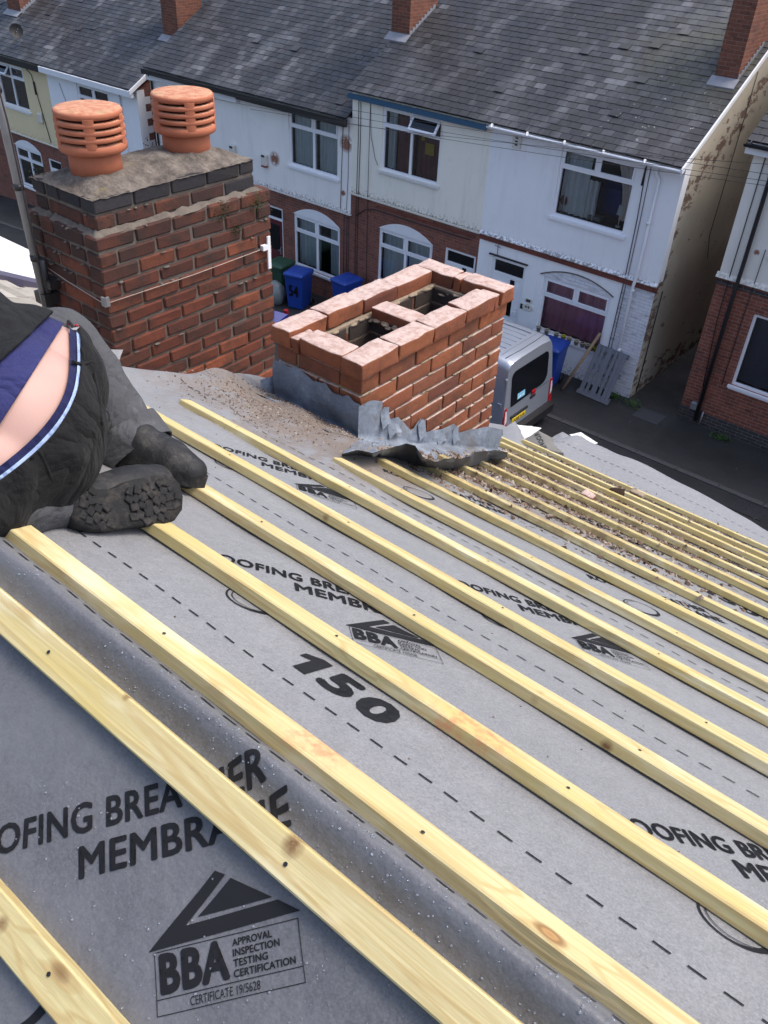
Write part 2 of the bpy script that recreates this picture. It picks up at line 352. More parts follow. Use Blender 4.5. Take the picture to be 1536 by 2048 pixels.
MAT['boot'] = NT('scuffed_black_leather'); _r = MAT['boot']; _c = _r.mix(_r.ramp(_r.noise(18, 6, .75), (.50, 0.), (.74, .75)), (.011, .011, .0125), (.085, .078, .07)); _r.bump(_r.math('ADD', _r.noise(45, 5, .7), _r.noise(12, 3)), .5, .006); MAT['boot'] = _r.fin(_c, .62, .35)
MAT['redt'] = plain('red_stitching', (.30, .025, .035), .8, .2)
MAT['hair'] = plain('dark_brown_hair', (.03, .02, .013), .7, .3)
def skin():
    t = NT('skin'); c = t.mix(t.noise(6, 5, .6), (.43, .255, .215), (.52, .335, .285))
    c = t.mix(t.ramp(t.noise(3, 3), (.5, 0.), (.75, .35)), c, (.46, .22, .19))
    t.b.inputs['Subsurface Weight'].default_value = .12; t.b.inputs['Subsurface Radius'].default_value = (.02, .008, .004)
    t.bump(t.noise(220, 3), .12, .002); return t.fin(c, .5, .35)
MAT['skin'] = skin()
def glass():
    t = NT('window_glass'); gl = t.n('BsdfGlossy'); gl.inputs['Roughness'].default_value = .03
    tr = t.n('BsdfTransparent'); tr.inputs[0].default_value = (.72, .76, .78, 1)
    f = t.n('Fresnel'); f.inputs[0].default_value = 1.52
    mx = t.n('MixShader'); t.t.links.new(t.math('MULTIPLY', f.outputs[0], 2.6), mx.inputs[0])
    t.t.links.new(tr.outputs[0], mx.inputs[1]); t.t.links.new(gl.outputs[0], mx.inputs[2]); t.t.links.new(mx.outputs[0], t.out.inputs[0])
    return t.m
MAT['glass'] = glass()
def drop():
    t = NT('water_bead'); t.b.inputs['Transmission Weight'].default_value = .8; t.b.inputs['IOR'].default_value = 1.33
    return t.fin((.66, .70, .78), .10, .6)
MAT['drop'] = drop()

# ------------------------------------------------------------------ mesh builder
ORG = {}
class MB:
    def __init__(s): s.v = []; s.f = []; s.m = []; s.s = []
    def add(s, vs, fs, mi=0, sm=False):
        o = len(s.v); s.v += [V(p) for p in vs]
        for f in fs: s.f.append([i+o for i in f]); s.m.append(mi); s.s.append(sm)
        return s
    def quad(s, a, b, c, d, mi=0): return s.add([a, b, c, d], [(0, 1, 2, 3)], mi)
    def box(s, x0, x1, y0, y1, z0, z1, mi=0):
        return s.add([(x0, y0, z0), (x1, y0, z0), (x1, y1, z0), (x0, y1, z0), (x0, y0, z1), (x1, y0, z1), (x1, y1, z1), (x0, y1, z1)],
                     [(3, 2, 1, 0), (4, 5, 6, 7), (0, 1, 5, 4), (1, 2, 6, 5), (2, 3, 7, 6), (3, 0, 4, 7)], mi)
    def obox(s, c, ax, ay, az, mi=0):   # half axes
        c = V(c); P = [c+ax*i+ay*j+az*k for k in (-1, 1) for j in (-1, 1) for i in (-1, 1)]
        return s.add(P, [(0, 2, 3, 1), (4, 5, 7, 6), (0, 1, 5, 4), (1, 3, 7, 5), (3, 2, 6, 7), (2, 0, 4, 6)], mi)
    def cbox(s, c, h, ch=.006, mi=0, jit=0.0, sub=0, nz=0.0, M=None):  # chamfered, optionally lumpy, box
        b = bmesh.new(); bmesh.ops.create_cube(b, size=1.0)
        for q in b.verts: q.co = V((q.co.x*2*h[0], q.co.y*2*h[1], q.co.z*2*h[2])) + V((random.uniform(-jit, jit), random.uniform(-jit, jit), random.uniform(-jit, jit)))
        bmesh.ops.bevel(b, geom=list(b.edges), offset=ch, segments=1 if not sub else 2, profile=.6, affect='EDGES')
        if sub:
            bmesh.ops.triangulate(b, faces=[f for f in b.faces if len(f.verts) > 4])
            bmesh.ops.subdivide_edges(b, edges=[e for e in b.edges if e.calc_length() > .03], cuts=sub, use_grid_fill=True)
            sd_ = V((random.random()*50, random.random()*50, random.random()*50))
            for q in b.verts:
                d = mn.noise_vector(q.co*18+sd_)*nz + mn.noise_vector(q.co*55+sd_)*nz*.4
                q.co += d
        c = V(c)
        vs = [(M @ q.co if M else q.co)+c for q in b.verts]
        b.verts.index_update(); s.add(vs, [[q.index for q in f.verts] for f in b.faces], mi, bool(sub)); b.free(); return s
    def tube(s, pts, r, n=8, mi=0, caps=True, sm=True):
        pts = [V(p) for p in pts]; rs = r if isinstance(r, (list, tuple)) else [r]*len(pts); o = len(s.v); prev = None
        for i, p in enumerate(pts):
            t = (pts[min(i+1, len(pts)-1)]-pts[max(i-1, 0)]).normalized()
            a = prev if prev is not None else (V((0, 0, 1)) if abs(t.z) < .9 else V((1, 0, 0)))
            a = (a - t*a.dot(t)).normalized(); prev = a; b = t.cross(a)
            for k in range(n):
                an = 2*math.pi*k/n; s.v.append(p+(a*math.cos(an)+b*math.sin(an))*rs[i])
        for i in range(len(pts)-1):
            for k in range(n):
                s.f.append([o+i*n+k, o+i*n+(k+1) % n, o+(i+1)*n+(k+1) % n, o+(i+1)*n+k]); s.m.append(mi); s.s.append(sm)
        if caps:
            s.f.append([o+k for k in range(n)][::-1]); s.m.append(mi); s.s.append(False)
            s.f.append([o+(len(pts)-1)*n+k for k in range(n)]); s.m.append(mi); s.s.append(False)
        return s
    def grid(s, P, mi=0, sm=True):
        o = len(s.v); h = len(P); w_ = len(P[0])
        for row in P: s.v += [V(p) for p in row]
        for i in range(h-1):
            for j in range(w_-1):
                s.f.append([o+i*w_+j, o+i*w_+j+1, o+(i+1)*w_+j+1, o+(i+1)*w_+j]); s.m.append(mi); s.s.append(sm)
        return s
    def prism(s, poly, vec, mi=0, sm=False):
        n = len(poly); vec = V(vec); A = [V(p) for p in poly]; B = [p+vec for p in A]
        s.add(A+B, [list(range(n))[::-1], list(range(n, 2*n))], mi, False)
        o = len(s.v)-2*n
        for i in range(n):
            j = (i+1) % n; s.f.append([o+i, o+j, o+n+j, o+n+i]); s.m.append(mi); s.s.append(sm)
        return s
    def lathe(s, prof, c, n=24, mi=0, sm=True, ax=None):
        c = V(c); o = len(s.v)
        for r, z in prof:
            for k in range(n):
                a = 2*math.pi*k/n; s.v.append(c+V((r*math.cos(a), r*math.sin(a), z)))
        for i in range(len(prof)-1):
            for k in range(n):
                s.f.append([o+i*n+k, o+i*n+(k+1) % n, o+(i+1)*n+(k+1) % n, o+(i+1)*n+k]); s.m.append(mi); s.s.append(sm)
        return s
    def sphere(s, c, rx, ry=None, rz=None, n=16, mi=0, M=None):
        ry = ry or rx; rz = rz or rx; b = bmesh.new(); bmesh.ops.create_uvsphere(b, u_segments=n, v_segments=max(6, n*2//3), radius=1)
        vs = []
        for q in b.verts:
            p = V((q.co.x*rx, q.co.y*ry, q.co.z*rz)); vs.append((M @ p if M else p)+V(c))
        b.verts.index_update(); s.add(vs, [[q.index for q in f.verts] for f in b.faces], mi, True); b.free(); return s
    def mesh(s, name, mats, org=V((0, 0, 0))):
        me = bpy.data.meshes.new(name); me.from_pydata([tuple(p-org) for p in s.v], [], s.f)
        for k in mats: me.materials.append(MAT[k] if isinstance(k, str) else k)
        me.polygons.foreach_set('material_index', s.m); me.polygons.foreach_set('use_smooth', s.s); me.update()
        return me
    def obj(s, name, mats, parent=None, fixn=True):
        if isinstance(mats, str): mats = [mats]
        org = ORG.get(parent.name, V((0, 0, 0))) if parent else V((0, 0, 0))
        me = s.mesh(name, mats, org)
        if fixn:
            b = bmesh.new(); b.from_mesh(me); bmesh.ops.recalc_face_normals(b, faces=b.faces); b.to_mesh(me); b.free()
        o = bpy.data.objects.new(name, me); COL.objects.link(o)
        if parent: o.parent = parent
        ORG[o.name] = org
        return o
def thing(name, label, cat, loc=(0, 0, 0), group=None):
    o = bpy.data.objects.new(name, None); COL.objects.link(o); o.location = loc; o.empty_display_size = .1
    o['label'] = label; o['category'] = cat
    if group: o['group'] = group
    ORG[o.name] = V(loc); return o
def tag(o, label, cat, group=None, kind=None):
    o['label'] = label; o['category'] = cat
    if group: o['group'] = group
    if kind: o['kind'] = kind
    return o
def centre(o):                           # move a one-mesh thing's origin to its own middle
    me = o.data; c = sum((q.co for q in me.vertices), V())/len(me.vertices)
    me.transform(Matrix.Translation(-c)); o.location = o.location + c; return o
def struct(o): o['kind'] = 'structure'; return o

def text_mb(s, w_, h_, bold=.018):       # lettering as a flat triangulated mesh, scaled to w_ x h_, origin at lower left
    cu = bpy.data.curves.new('t', 'FONT'); cu.body = s; cu.size = 1; cu.offset = 0; cu.resolution_u = 3
    if bold: cu.space_character = 1 + bold*2.2
    o = bpy.data.objects.new('t', cu); COL.objects.link(o); dg = bpy.context.evaluated_depsgraph_get()
    me = bpy.data.meshes.new_from_object(o.evaluated_get(dg)); COL.objects.unlink(o); bpy.data.objects.remove(o)
    P = [(q.co.x, q.co.y) for q in me.vertices]; F = [list(p.vertices) for p in me.polygons]; bpy.data.meshes.remove(me)
    vs = []; fs = []
    k = bold*1.15
    for dx, dy in ([(k*math.cos(q*math.pi/4), k*.8*math.sin(q*math.pi/4)) for q in range(8)]+[(0, 0)] if bold else [(0, 0)]):   # heavy weight: the stroke widened by overprinting
        o_ = len(vs); vs += [(x+dx, y+dy) for x, y in P]; fs += [[i+o_ for i in f] for f in F]
    xs = [q[0] for q in vs]; ys = [q[1] for q in vs]; x0, x1, y0, y1 = min(xs), max(xs), min(ys), max(ys)
    return [((x-x0)/(x1-x0)*w_, (y-y0)/(y1-y0)*h_) for x, y in vs], fs

# ------------------------------------------------------------------ the ground and street
def gz(x): return .065*min(0.0, x+8.5) - .0012*max(0, -x-8.5)*0
def ground_strip(name, y0, y1, dz, mat, xs, zfun=None):
    b = MB(); b.grid([[(x, y, gz(x)+dz) for x in xs] for y in (y0, y1)], 0, True); o = b.obj(name, mat); struct(o); return o
XS = [-400, -120, -80, -60, -45, -36, -30, -26, -22, -18, -15, -12, -10.5, -9.2, -8.5, -7.5, -6, -4, -2, 2, 6, 12, 25, 60, 400]
b = MB(); b.grid([[(x, y, gz(x)-.02) for x in XS] for y in (-400, -60, -20, 0, 10, 25, 60, 400)], 0, True); struct(b.obj('ground', 'pave'))
ground_strip('road', 6.9, 15.0, -.012, 'road', XS)
b = MB()
for y0, y1 in ((15.13, 60.0), (4.5, 6.77)):
    b.grid([[(x, y, gz(x)+.10 - (.10 if False else 0)) for x in XS[4:-1]] for y in (y0, y1)], 0, True)
# the pavement is level with the doorsteps at z = 0, the road lies a kerb lower
for i in range(len(b.v)): b.v[i].z -= .10
struct(b.obj('pavement', 'pave'))
b = MB(); x = -60.0
while x < 30:
    L = .9
    for y0, y1 in ((15.0, 15.128), (6.772, 6.9)):
        za, zb = gz(x), gz(x+L-.012)
        b.add([(x, y0, za-.2), (x+L-.012, y0, zb-.2), (x+L-.012, y1, zb-.2), (x, y1, za-.2), (x, y0, za+.004), (x+L-.012, y0, zb+.004), (x+L-.012, y1, zb+.004), (x, y1, za+.004)],
              [(3, 2, 1, 0), (4, 5, 6, 7), (0, 1, 5, 4), (1, 2, 6, 5), (2, 3, 7, 6), (3, 0, 4, 7)])
    x += L
struct(b.obj('kerb', 'kerb'))

# ------------------------------------------------------------------ breather membrane with its printing
def ridge_surf(X, v):                    # v > 0 runs down the street slope, v < 0 down the near slope
    s = math.sqrt(v*v+.018**2)-.018*.6
    wob = .004*mn.noise(V((X*3.1, v*14, 3.3))) + .0025*mn.noise(V((X*9, v*9, 1.2)))
    bul = .027*math.exp(-((v-.010)/.024)**2)*(1+.22*mn.noise(V((X*4, 0, 9)))+.12*mn.noise(V((X*11, v*20, 5)))) - .004*math.exp(-((v+.022)/.012)**2)
    nn = NN if v < 0 else NF
    return V((X, YA+v*CS, ZA-SN*s)) + V((0, 0, bul)) + nn*(.002+wob*min(1, abs(v)*20+.5))
EAVE = [(-2.40, -.10), (-2.29, -.09), (-2.168, -.06), (-2.067, -.01), (-1.983, .07), (-1.889, .13), (-1.806, .115), (-1.631, .118), (-1.531, .126), (-1.29, .11), (-1.06, .096), (-.833, .069), (-.628, .046), (-.2, .02), (3.2, .0)]
def lerp_tab(tab, x):
    if x <= tab[0][0]: return tab[0][1]
    for (a, p), (b_, q) in zip(tab, tab[1:]):
        if x <= b_: return p+(q-p)*(x-a)/(b_-a)
    return tab[-1][1]
LEDGE = [(0, -2.5), (1.05, -2.36), (1.11, -2.30), (1.25, -2.28), (1.44, -2.24), (1.75, -2.34), (1.98, -2.46), (2.4, -2.50), (3.1, -2.45), (4.5, -2.42)]
def far_h(X, u):
    h = .0015*mn.noise(V((X*2.3, u*5, 0))) + .0012*mn.noise(V((X*7, u*8, 4)))
    h -= .0045*(.5-.5*math.cos(X*2*math.pi/.45))*(.6+.4*mn.noise(V((X*.7, u*1.3, 6))))
    # slack folds beside the stack
    k = math.exp(-((X+1.95)/.42)**2 - ((u-1.62)/.40)**2)
    h += k*(.05*mn.noise(V((X*3.2+u*2.2, u*3.4, 7)))+.030) + k*.02*mn.noise(V((X*9, u*8, 2)))
    e = lerp_tab(LEDGE, u)
    h += .045*math.exp(-((X-e)/.10)**2)*math.exp(-((u-1.7)/.75)**2)
    if u > 4.02:
        t = min(1, (u-4.02)/.48); h += lerp_tab(EAVE, X)*t*t*(3-2*t) + .006*t*mn.noise(V((X*6, u*6, 8)))
    return max(h, -.008) + .002
def far_surf(X, u, off=0.0): return far(X, u, far_h(X, u)+off)

def print_shapes(lst):                   # -> list of (verts2d, faces) in unrolled membrane coordinates
    out = []
    def put(vs, fs, O, ang, loc):
        c, s = math.cos(ang), math.sin(ang)
        out.append(([(O[0]+c*(x+loc[0])-s*(y+loc[1]), O[1]+s*(x+loc[0])+c*(y+loc[1])) for x, y in vs], fs))
    TX = {}
    def tx(s, w_, h_, bold):
        if (s, w_) not in TX: TX[(s, w_)] = text_mb(s, w_, h_, bold)
        return TX[(s, w_)]
    ONE = [(.020, 0), (.046, 0), (.046, .073), (.027, .073), (.0, .057), (.0, .041), (.020, .049)]
    def rect(x0, y0, x1, y1): return [(x0, y0), (x1, y0), (x1, y1), (x0, y1)], [(0, 1, 2, 3)]
    for kind, X, v, ang in lst:
        O = (X, v)
        if kind == 'diag':
            put(*tx('ROOFING BREATHER', .423, .038, .026), O, ang, (-.1755, .052))
            put(*tx('MEMBRANE', .272, .038, .026), O, ang, (0, 0))
            k = .000288; bx, by = .0955, -.161; W_, H_ = .172, .063
            for P in ([(-23, 6), (274, 242), (317, 217), (136, 69)], [(-23, 6), (136, 69), (524, 80), (608, 23)], [(188, 89), (339, 200), (504, 93)]):
                put([(bx+a*k, by+H_+c_*k) for a, c_ in P], [tuple(range(len(P)))], O, ang, (0, 0))
            e = .0009
            for r in ((0, 0, W_, e), (0, H_-e, W_, H_), (0, 0, e, H_), (W_-e, 0, W_, H_), (0, .0155, W_, .0155+e)):
                put(*rect(bx+r[0], by+r[1], bx+r[2], by+r[3]), O, ang, (0, 0))
            put(*tx('BBA', .084, .041, .045), O, ang, (bx+.005, by+.0195))
            for i, s in enumerate(('APPROVAL', 'INSPECTION', 'TESTING', 'CERTIFICATION')):
                put(*tx(s, (.047, .055, .040, .071)[i], .0076, .02), O, ang, (bx+.093, by+.0505-i*.0102))
            put(*tx('CERTIFICATE 19/5628', .082, .0088, .0), O, ang, (bx+.040, by+.0036))
            # swirl emblem: an open crescent with a hairline beside it
            n = 40; cx, cy = -.078, -.098; vs = []; fs = []
            for i in range(n+1):
                a = 2*math.pi*i/n
                th = .0035+.0085*max(0, math.cos(a+.9))**2
                for r in (.056, .056-th): vs.append((cx+r*math.cos(a)*1.0, cy+r*math.sin(a)*.86))
            fs += [(2*i, 2*i+1, 2*i+3, 2*i+2) for i in range(n)]
            put(vs, fs, O, ang, (0, 0))
            vs = []
            for i in range(25):
                a = 1.6+3.4*i/24
                for r in (.0485, .0468): vs.append((cx+.003+r*math.cos(a), cy+r*math.sin(a)*.86))
            put(vs, [(2*i, 2*i+1, 2*i+3, 2*i+2) for i in range(24)], O, ang, (0, 0))
        elif kind == '150':
            for i, ch in enumerate('150'):
                if ch == '1': put(ONE, [tuple(range(7))], O, ang, (0, 0)); continue
                put(*tx(ch, (.045, .060, .067)[i], .073, .045), O, ang, ((0, .062, .132)[i], 0))
        elif kind == 'dash':
            x = X
            while x < ang:
                put(*rect(0, -.0016, .0225, .0016), (x, v), random.uniform(-.03, .03), (0, 0)); x += .0425
        elif kind == 'word':
            put(*tx('ROOFING', .19, .037, .024), O, ang, (0, 0))
    return out
def add_prints(mb, shapes, surf, mi, step=.03, flat=None):
    for vs, fs in shapes:
        b = bmesh.new(); q = [b.verts.new((x, y, 0)) for x, y in vs]
        for f in fs:
            try: b.faces.new([q[i] for i in f])
            except ValueError: pass
        for ax, lo, hi in ((0, min(p[0] for p in vs), max(p[0] for p in vs)), (1, min(p[1] for p in vs), max(p[1] for p in vs))):
            k = math.ceil(lo/step)*step
            while k < hi:
                st = {0: (k, 0, 0), 1: (0, k, 0)}[ax]; no = {0: (1, 0, 0), 1: (0, 1, 0)}[ax]
                bmesh.ops.bisect_plane(b, geom=list(b.verts)+list(b.edges)+list(b.faces), dist=1e-6, plane_co=st, plane_no=no)
                k += step
        b.verts.index_update()
        P = [surf(p.co.x, p.co.y) for p in b.verts]
        F = []
        for f in b.faces:
            i = [p.index for p in f.verts]
            n = (P[i[1]]-P[i[0]]).cross(P[i[2]]-P[i[0]])
            F.append(i if n.z > 0 else i[::-1])
        mb.add(P, F, mi, True); b.free()
A45 = R_(45)
# street slope
b = MB(); nu, nx = 190, 150
us = [.012+(4.5-.012)*i/nu for i in range(nu+1)]
P = []
for u in us:
    e = lerp_tab(LEDGE, u); P.append([far_surf(e+(3.0-e)*(j/nx)**1.25, u) for j in range(nx+1)])
b.grid(P, 0, True)
groups = [('diag', x, .481, A45) for x in (-1.716, -.846, .024, .894)] + [('diag', x, 1.064, A45) for x in (-1.49, -.62, .25, 1.12)]
groups += [('diag', x, 1.747, A45) for x in (-1.30, -.506, .364, 1.23)] + [('diag', x, 2.42, A45) for x in (-1.02, -.22, .65)] + [('diag', x, 3.0, A45) for x in (-.55, .32)]
groups += [('150', -.667, .248, 0), ('150', -.47, 2.245, 0)]
groups += [('dash', -2.2, v, 2.4) for v in (.203, .785, 1.365, 1.947, 2.53, 3.113, 4.277)]
hs = far_h
def print_surf(X, v): return far_surf(X, v, .0016)
add_prints(b, print_shapes(groups), print_surf, 1, .035)
fm = b.obj('breather_membrane', ['mem', 'ink'], None, False)
tag(centre(fm), 'long grey printed breather membrane spread over the whole street slope', 'roofing membrane', 'breather membrane sheets')
# ridge sheet: over the ridge and down the near slope
b = MB(); vs_ = [-3.2, -2.6, -2.0, -1.6, -1.2, -1.0, -.85] + [-.75+.02*i for i in range(33)] + [-.10+.004*i for i in range(52)]
P = [[ridge_surf(-2.5+5.5*(j/170)**1.0, v) for j in range(171)] for v in sorted(set(round(v, 4) for v in vs_))]
b.grid(P, 0, True)
def ridge_print(X, v):
    p = ridge_surf(X, v); e = .002
    n = (ridge_surf(X+e, v)-p).cross(ridge_surf(X, v+e)-p).normalized()
    return p + n*(.0011 if n.z > 0 else -.0011)
AN = R_(47.8)
groups = [('diag', -.589, -.227, AN), ('diag', .285, -.227, AN), ('diag', -1.46, -.227, AN), ('diag', -.36, -.81, AN), ('diag', .5, -.81, AN)]
sh = print_shapes(groups)
for X in [-1.6+.0425*i for i in range(90)]: sh.append(([(X, .0295), (X+.025, .0295), (X+.025, .0345), (X, .0345)], [(0, 1, 2, 3)]))
add_prints(b, sh, ridge_print, 1, .012)
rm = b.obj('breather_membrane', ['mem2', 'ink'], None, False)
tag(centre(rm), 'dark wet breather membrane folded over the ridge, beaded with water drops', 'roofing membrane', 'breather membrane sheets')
# rain beads standing on the ridge sheet
b = MB(); ico = bmesh.new(); bmesh.ops.create_icosphere(ico, subdivisions=1, radius=1); iv = [q.co.copy() for q in ico.verts]; ico.verts.index_update(); fi = [[q.index for q in f.verts] for f in ico.faces]; ico.free()
rr = random.Random(3)
for i in range(5200):
    X = rr.uniform(-1.7, .25); v = rr.uniform(-.62, .02) if rr.random() < .75 else rr.uniform(-.09, .03)
    if mn.noise(V((X*4, v*4, 2))) < -.25: continue
    r = rr.choice((.0006, .0007, .0008, .0008, .0009, .0010, .0012, .0016)); p = ridge_surf(X, v)
    b.add([p+V((q.x*r*1.25, q.y*r*1.25, q.z*r*.75+r*.2)) for q in iv], fi, 0, True)
tag(b.obj('water_drops', 'drop'), 'tiny rain beads scattered over the dark near membrane', 'water drops', kind='stuff')

# ------------------------------------------------------------------ battens
def batten(surf, X0, X1, uL, uR, seed, lift=0.0):
    n = 40; P = []; ch = .0022; rnd = random.Random(seed)
    sect = [(-BW+ch, 0), (-BW, ch), (-BW, BH-ch), (-BW+ch, BH), (-ch, BH), (0, BH-ch), (0, ch), (-ch, 0)]
    for i in range(n+1):
        X = X0+(X1-X0)*i/n; u = uL+(uR-uL)*i/n
        bow = .0035*mn.noise(V((X*1.1, seed*3.7, 0))); hb = .0012*mn.noise(V((X*2.2, seed*5.1, 4)))
        P.append([surf(X, u+a+bow+.0006*mn.noise(V((X*14, a*90, seed))), c_+.0035+lift+hb+.0005*mn.noise(V((X*16, c_*90, seed+9)))) for a, c_ in sect])
    b = MB(); o = 0
    for r in P: b.v += r
    k = len(sect)
    for i in range(n):
        for j in range(k): b.f.append([i*k+j, i*k+(j+1) % k, (i+1)*k+(j+1) % k, (i+1)*k+j]); b.m.append(0); b.s.append(False)
    b.f.append(list(range(k))); b.m.append(0); b.s.append(False); b.f.append([n*k+j for j in range(k)]); b.m.append(0); b.s.append(False)
    x = X0+.18+.1*random.Random(seed).random()
    while x < X1:
        u = uL+(uR-uL)*(x-X0)/(X1-X0)-BW/2+rnd.uniform(-.006, .006); o_ = len(b.v)
        b.v += [surf(x+.0030*math.cos(q*1.0472), u+.0030*math.sin(q*1.0472), BH+.0052+lift) for q in range(6)]; b.f.append([o_+q for q in range(6)]); b.m.append(1); b.s.append(False)
        x += .45+rnd.uniform(-.03, .03)
    return b.obj('roofing_batten', ['timber', 'iron'])
ORD = 'first second third fourth fifth sixth seventh eighth ninth tenth eleventh twelfth thirteenth fourteenth fifteenth'.split()
FB = [(-2.3, .089, .089), (-2.3, .384, .384), (-2.2, .650, .650), (-2.12, .950, .937), (-1.985, 1.225, 1.222), (-1.515, 1.470, 1.50), (-1.53, 1.755, 1.775), (-1.62, 2.03, 2.09),
      (-1.62, 2.33, 2.36), (-1.65, 2.63, 2.65), (-1.70, 2.91, 2.90), (-1.74, 3.19, 3.20), (-1.90, 3.455, 3.44), (-2.0, 3.66, 3.68), (-2.0, 3.97, 3.965)]
XTRA = ['running under the worker\'s knee', 'smeared with red chalk, under the upturned boot sole', 'passing below the planted boot toe', 'ending short of the tall chimney', 'with its clean sawn end near the open stack',
        'with a split end just under the lead flashing', 'tucked under the torn lead skirt', 'muddied and tucked under the lead skirt', 'with leaf litter along it', 'with rubble and leaves above it',
        'with crumbs of mortar beside it', 'beside a row of debris', 'crossing below the far corner of the open stack', 'next to the last one', 'lowest, along the loose eaves sheet']
for i, (x0, uL, uR) in enumerate(FB):
    o = batten(far, x0, 2.6, uL, uR, i+1)
    tag(centre(o), f'{ORD[i]} timber batten down the street slope, {XTRA[i]}', 'batten', 'battens nailed across the roof slopes')
for i, u in enumerate((.028+BW, .286+BW)):
    o = batten(near, -2.4 if i == 0 else -1.6, 2.6, u, u, 30+i)
    tag(centre(o), ('broad-faced batten with an orange knot, beside the ridge fold on the near slope', 'knotty batten crossing the wet near membrane, lowest on the near slope')[i], 'batten', 'battens nailed across the roof slopes')
# nail heads belong to the battens
for o in [o for o in list(COL.objects) if o.name.startswith('roofing_batten')]:
    pass

# ------------------------------------------------------------------ our own house below the membrane
h = thing('terraced_house', 'brick house under the stripped roof being relaid', 'house', (0, 2, 0))
b = MB(); YE = far(0, 4.25).y
b.add([far(-2.42, 0, -.03), far(3.2, 0, -.03), far(3.2, 4.3, -.03), far(-2.42, 4.3, -.03), near(-2.42, 4.3, -.03), near(3.2, 4.3, -.03)],
      [(0, 1, 2, 3), (0, 4, 5, 1)]); b.obj('roof_deck', 'dark', h)
b = MB(); YB = near(0, 4.1).y
b.box(-2.4, 3.2, YB, YE, -.5, far(0, 4.25).z-.02); b.add([(-2.4, YB, far(0, 4.25).z-.02), (-2.4, YE, far(0, 4.25).z-.02), (-2.4, YA, ZA-.06), (3.2, YB, far(0, 4.25).z-.02), (3.2, YE, far(0, 4.25).z-.02), (3.2, YA, ZA-.06)], [(0, 1, 2), (3, 5, 4)])
b.obj('wall', 'fbrick', h)
# next house down the hill, its roof a little lower
h = thing('terraced_house', 'pale tiled neighbouring house roof beyond the tall chimney', 'house', (-4.5, 2, 0)); D = .42
b = MB()
for i in range(26):
    u = .25+i*.165
    for j in range(18):
        x0 = -6.72+j*.242+(.12 if i % 2 else 0)
        if x0 > -2.62: continue
        hh = .02+random.uniform(0, .006)
        q = [far(x0, u-.165, .004-D/CS), far(min(x0+.238, -2.55), u-.165, .004-D/CS), far(min(x0+.238, -2.55), u, hh-D/CS), far(x0, u, hh-D/CS)]
        q = [V((p.x, p.y, p.z)) for p in q]
        q2 = [p-NF*.018 for p in q]
        b.add(q+q2, [(0, 1, 2, 3), (2, 6, 7, 3), (0, 3, 7, 4), (1, 5, 6, 2)])
b.obj('roof', 'tile', h)
b = MB(); b.add([far(-6.75, -.1, -.05-D/CS), far(-2.5, -.1, -.05-D/CS), far(-2.5, 4.5, -.05-D/CS), far(-6.75, 4.5, -.05-D/CS)], [(0, 1, 2, 3)]); b.add([V((-6.75, YA, ZA-D-.1)), V((-2.5, YA, ZA-D-.1)), V((-2.5, -3.3, ZA-D-2.1)), V((-6.75, -3.3, ZA-D-2.1))], [(0, 1, 2, 3)]); b.obj('roof_deck', 'dark', h)
b = MB(); b.box(-6.75, -2.45, YB, YE, -1.5, far(0, 4.25).z-.05-D); b.obj('wall', 'fbrick', h)
b = MB(); q = [far(-6.95, 0, .06-D/CS), far(-6.72, 0, .06-D/CS), far(-6.72, 4.6, .06-D/CS), far(-6.95, 4.6, .06-D/CS)]; b.prism(q, NF*-.12); b.obj('verge_capping', 'plum', h)
h = thing('terraced_house', 'house with a bright white coated roof far down our own terrace', 'house', (-9, 2, 0))
b = MB(); b.prism([far(-11.5, 0, -D/CS), far(-6.97, 0, -D/CS), far(-6.97, 5.6, -D/CS), far(-11.5, 5.6, -D/CS)], NF*-.1); b.obj('roof', 'whitesheet', h)
b = MB(); b.box(-11.4, -6.95, YB, YE, -1.5, far(0, 4.25).z-.15-D); b.obj('wall', 'fbrick', h)

# ------------------------------------------------------------------ tall chimney with two louvred pots
c1 = thing('chimney_stack', 'tall old brick chimney with two terracotta louvred pots', 'chimney', (-3.73, 2.72, 7.0), 'brick chimneys on our side of the street')
def ring_course(b, x0, x1, y0, y1, zt, half, mi, depth=.1025, ch=.007, jit=.003, sub=0, nz=0, hgt=.065, skip=()):
    def run(a0, a1, first):
        out = []; a = a0; L = first
        while a < a1-.02:
            e = min(a+L, a1)
            if a1-e < .06: e = a1
            out.append((a, e-(.010 if e < a1 else 0))); a = e; L = .225
        return out
    zc = zt-hgt/2
    for (a, e) in run(y0, y1, .1125 if half else .225):       # long faces
        for xc in (x0+depth/2, x1-depth/2):
            if ('mx' in skip and xc < (x0+x1)/2): continue
            b.cbox((xc+random.uniform(-.002, .002), (a+e)/2, zc+random.uniform(-.0015, .0015)), (depth/2, (e-a)/2, hgt/2), ch, mi if not callable(mi) else mi(), jit, sub, nz)
    for (a, e) in run(x0+depth+.01, x1-depth-.01, .1125 if not half else .225):
        for yc in (y0+depth/2, y1-depth/2):
            b.cbox(((a+e)/2, yc+random.uniform(-.002, .002), zc+random.uniform(-.0015, .0015)), ((e-a)/2, depth/2, hgt/2), ch, mi if not callable(mi) else mi(), jit, sub, nz)
b = MB(); ZT = 8.335
ring_course(b, -3.98, -3.48, 2.207, 3.205, ZT, False, 1, ch=.006)
ring_course(b, -3.978, -3.482, 2.209, 3.203, ZT-.078, True, lambda: random.choice((0, 0, 0, 1)))
z = ZT-.160; k = 0
while z > 6.6:
    ring_course(b, -4.02, -3.445, 2.168, 3.282, z, bool(k % 2), lambda: 0, ch=.008, jit=.004); z -= .077; k += 1
b.obj('brickwork', ['brick_a', 'brick_blue'], c1)
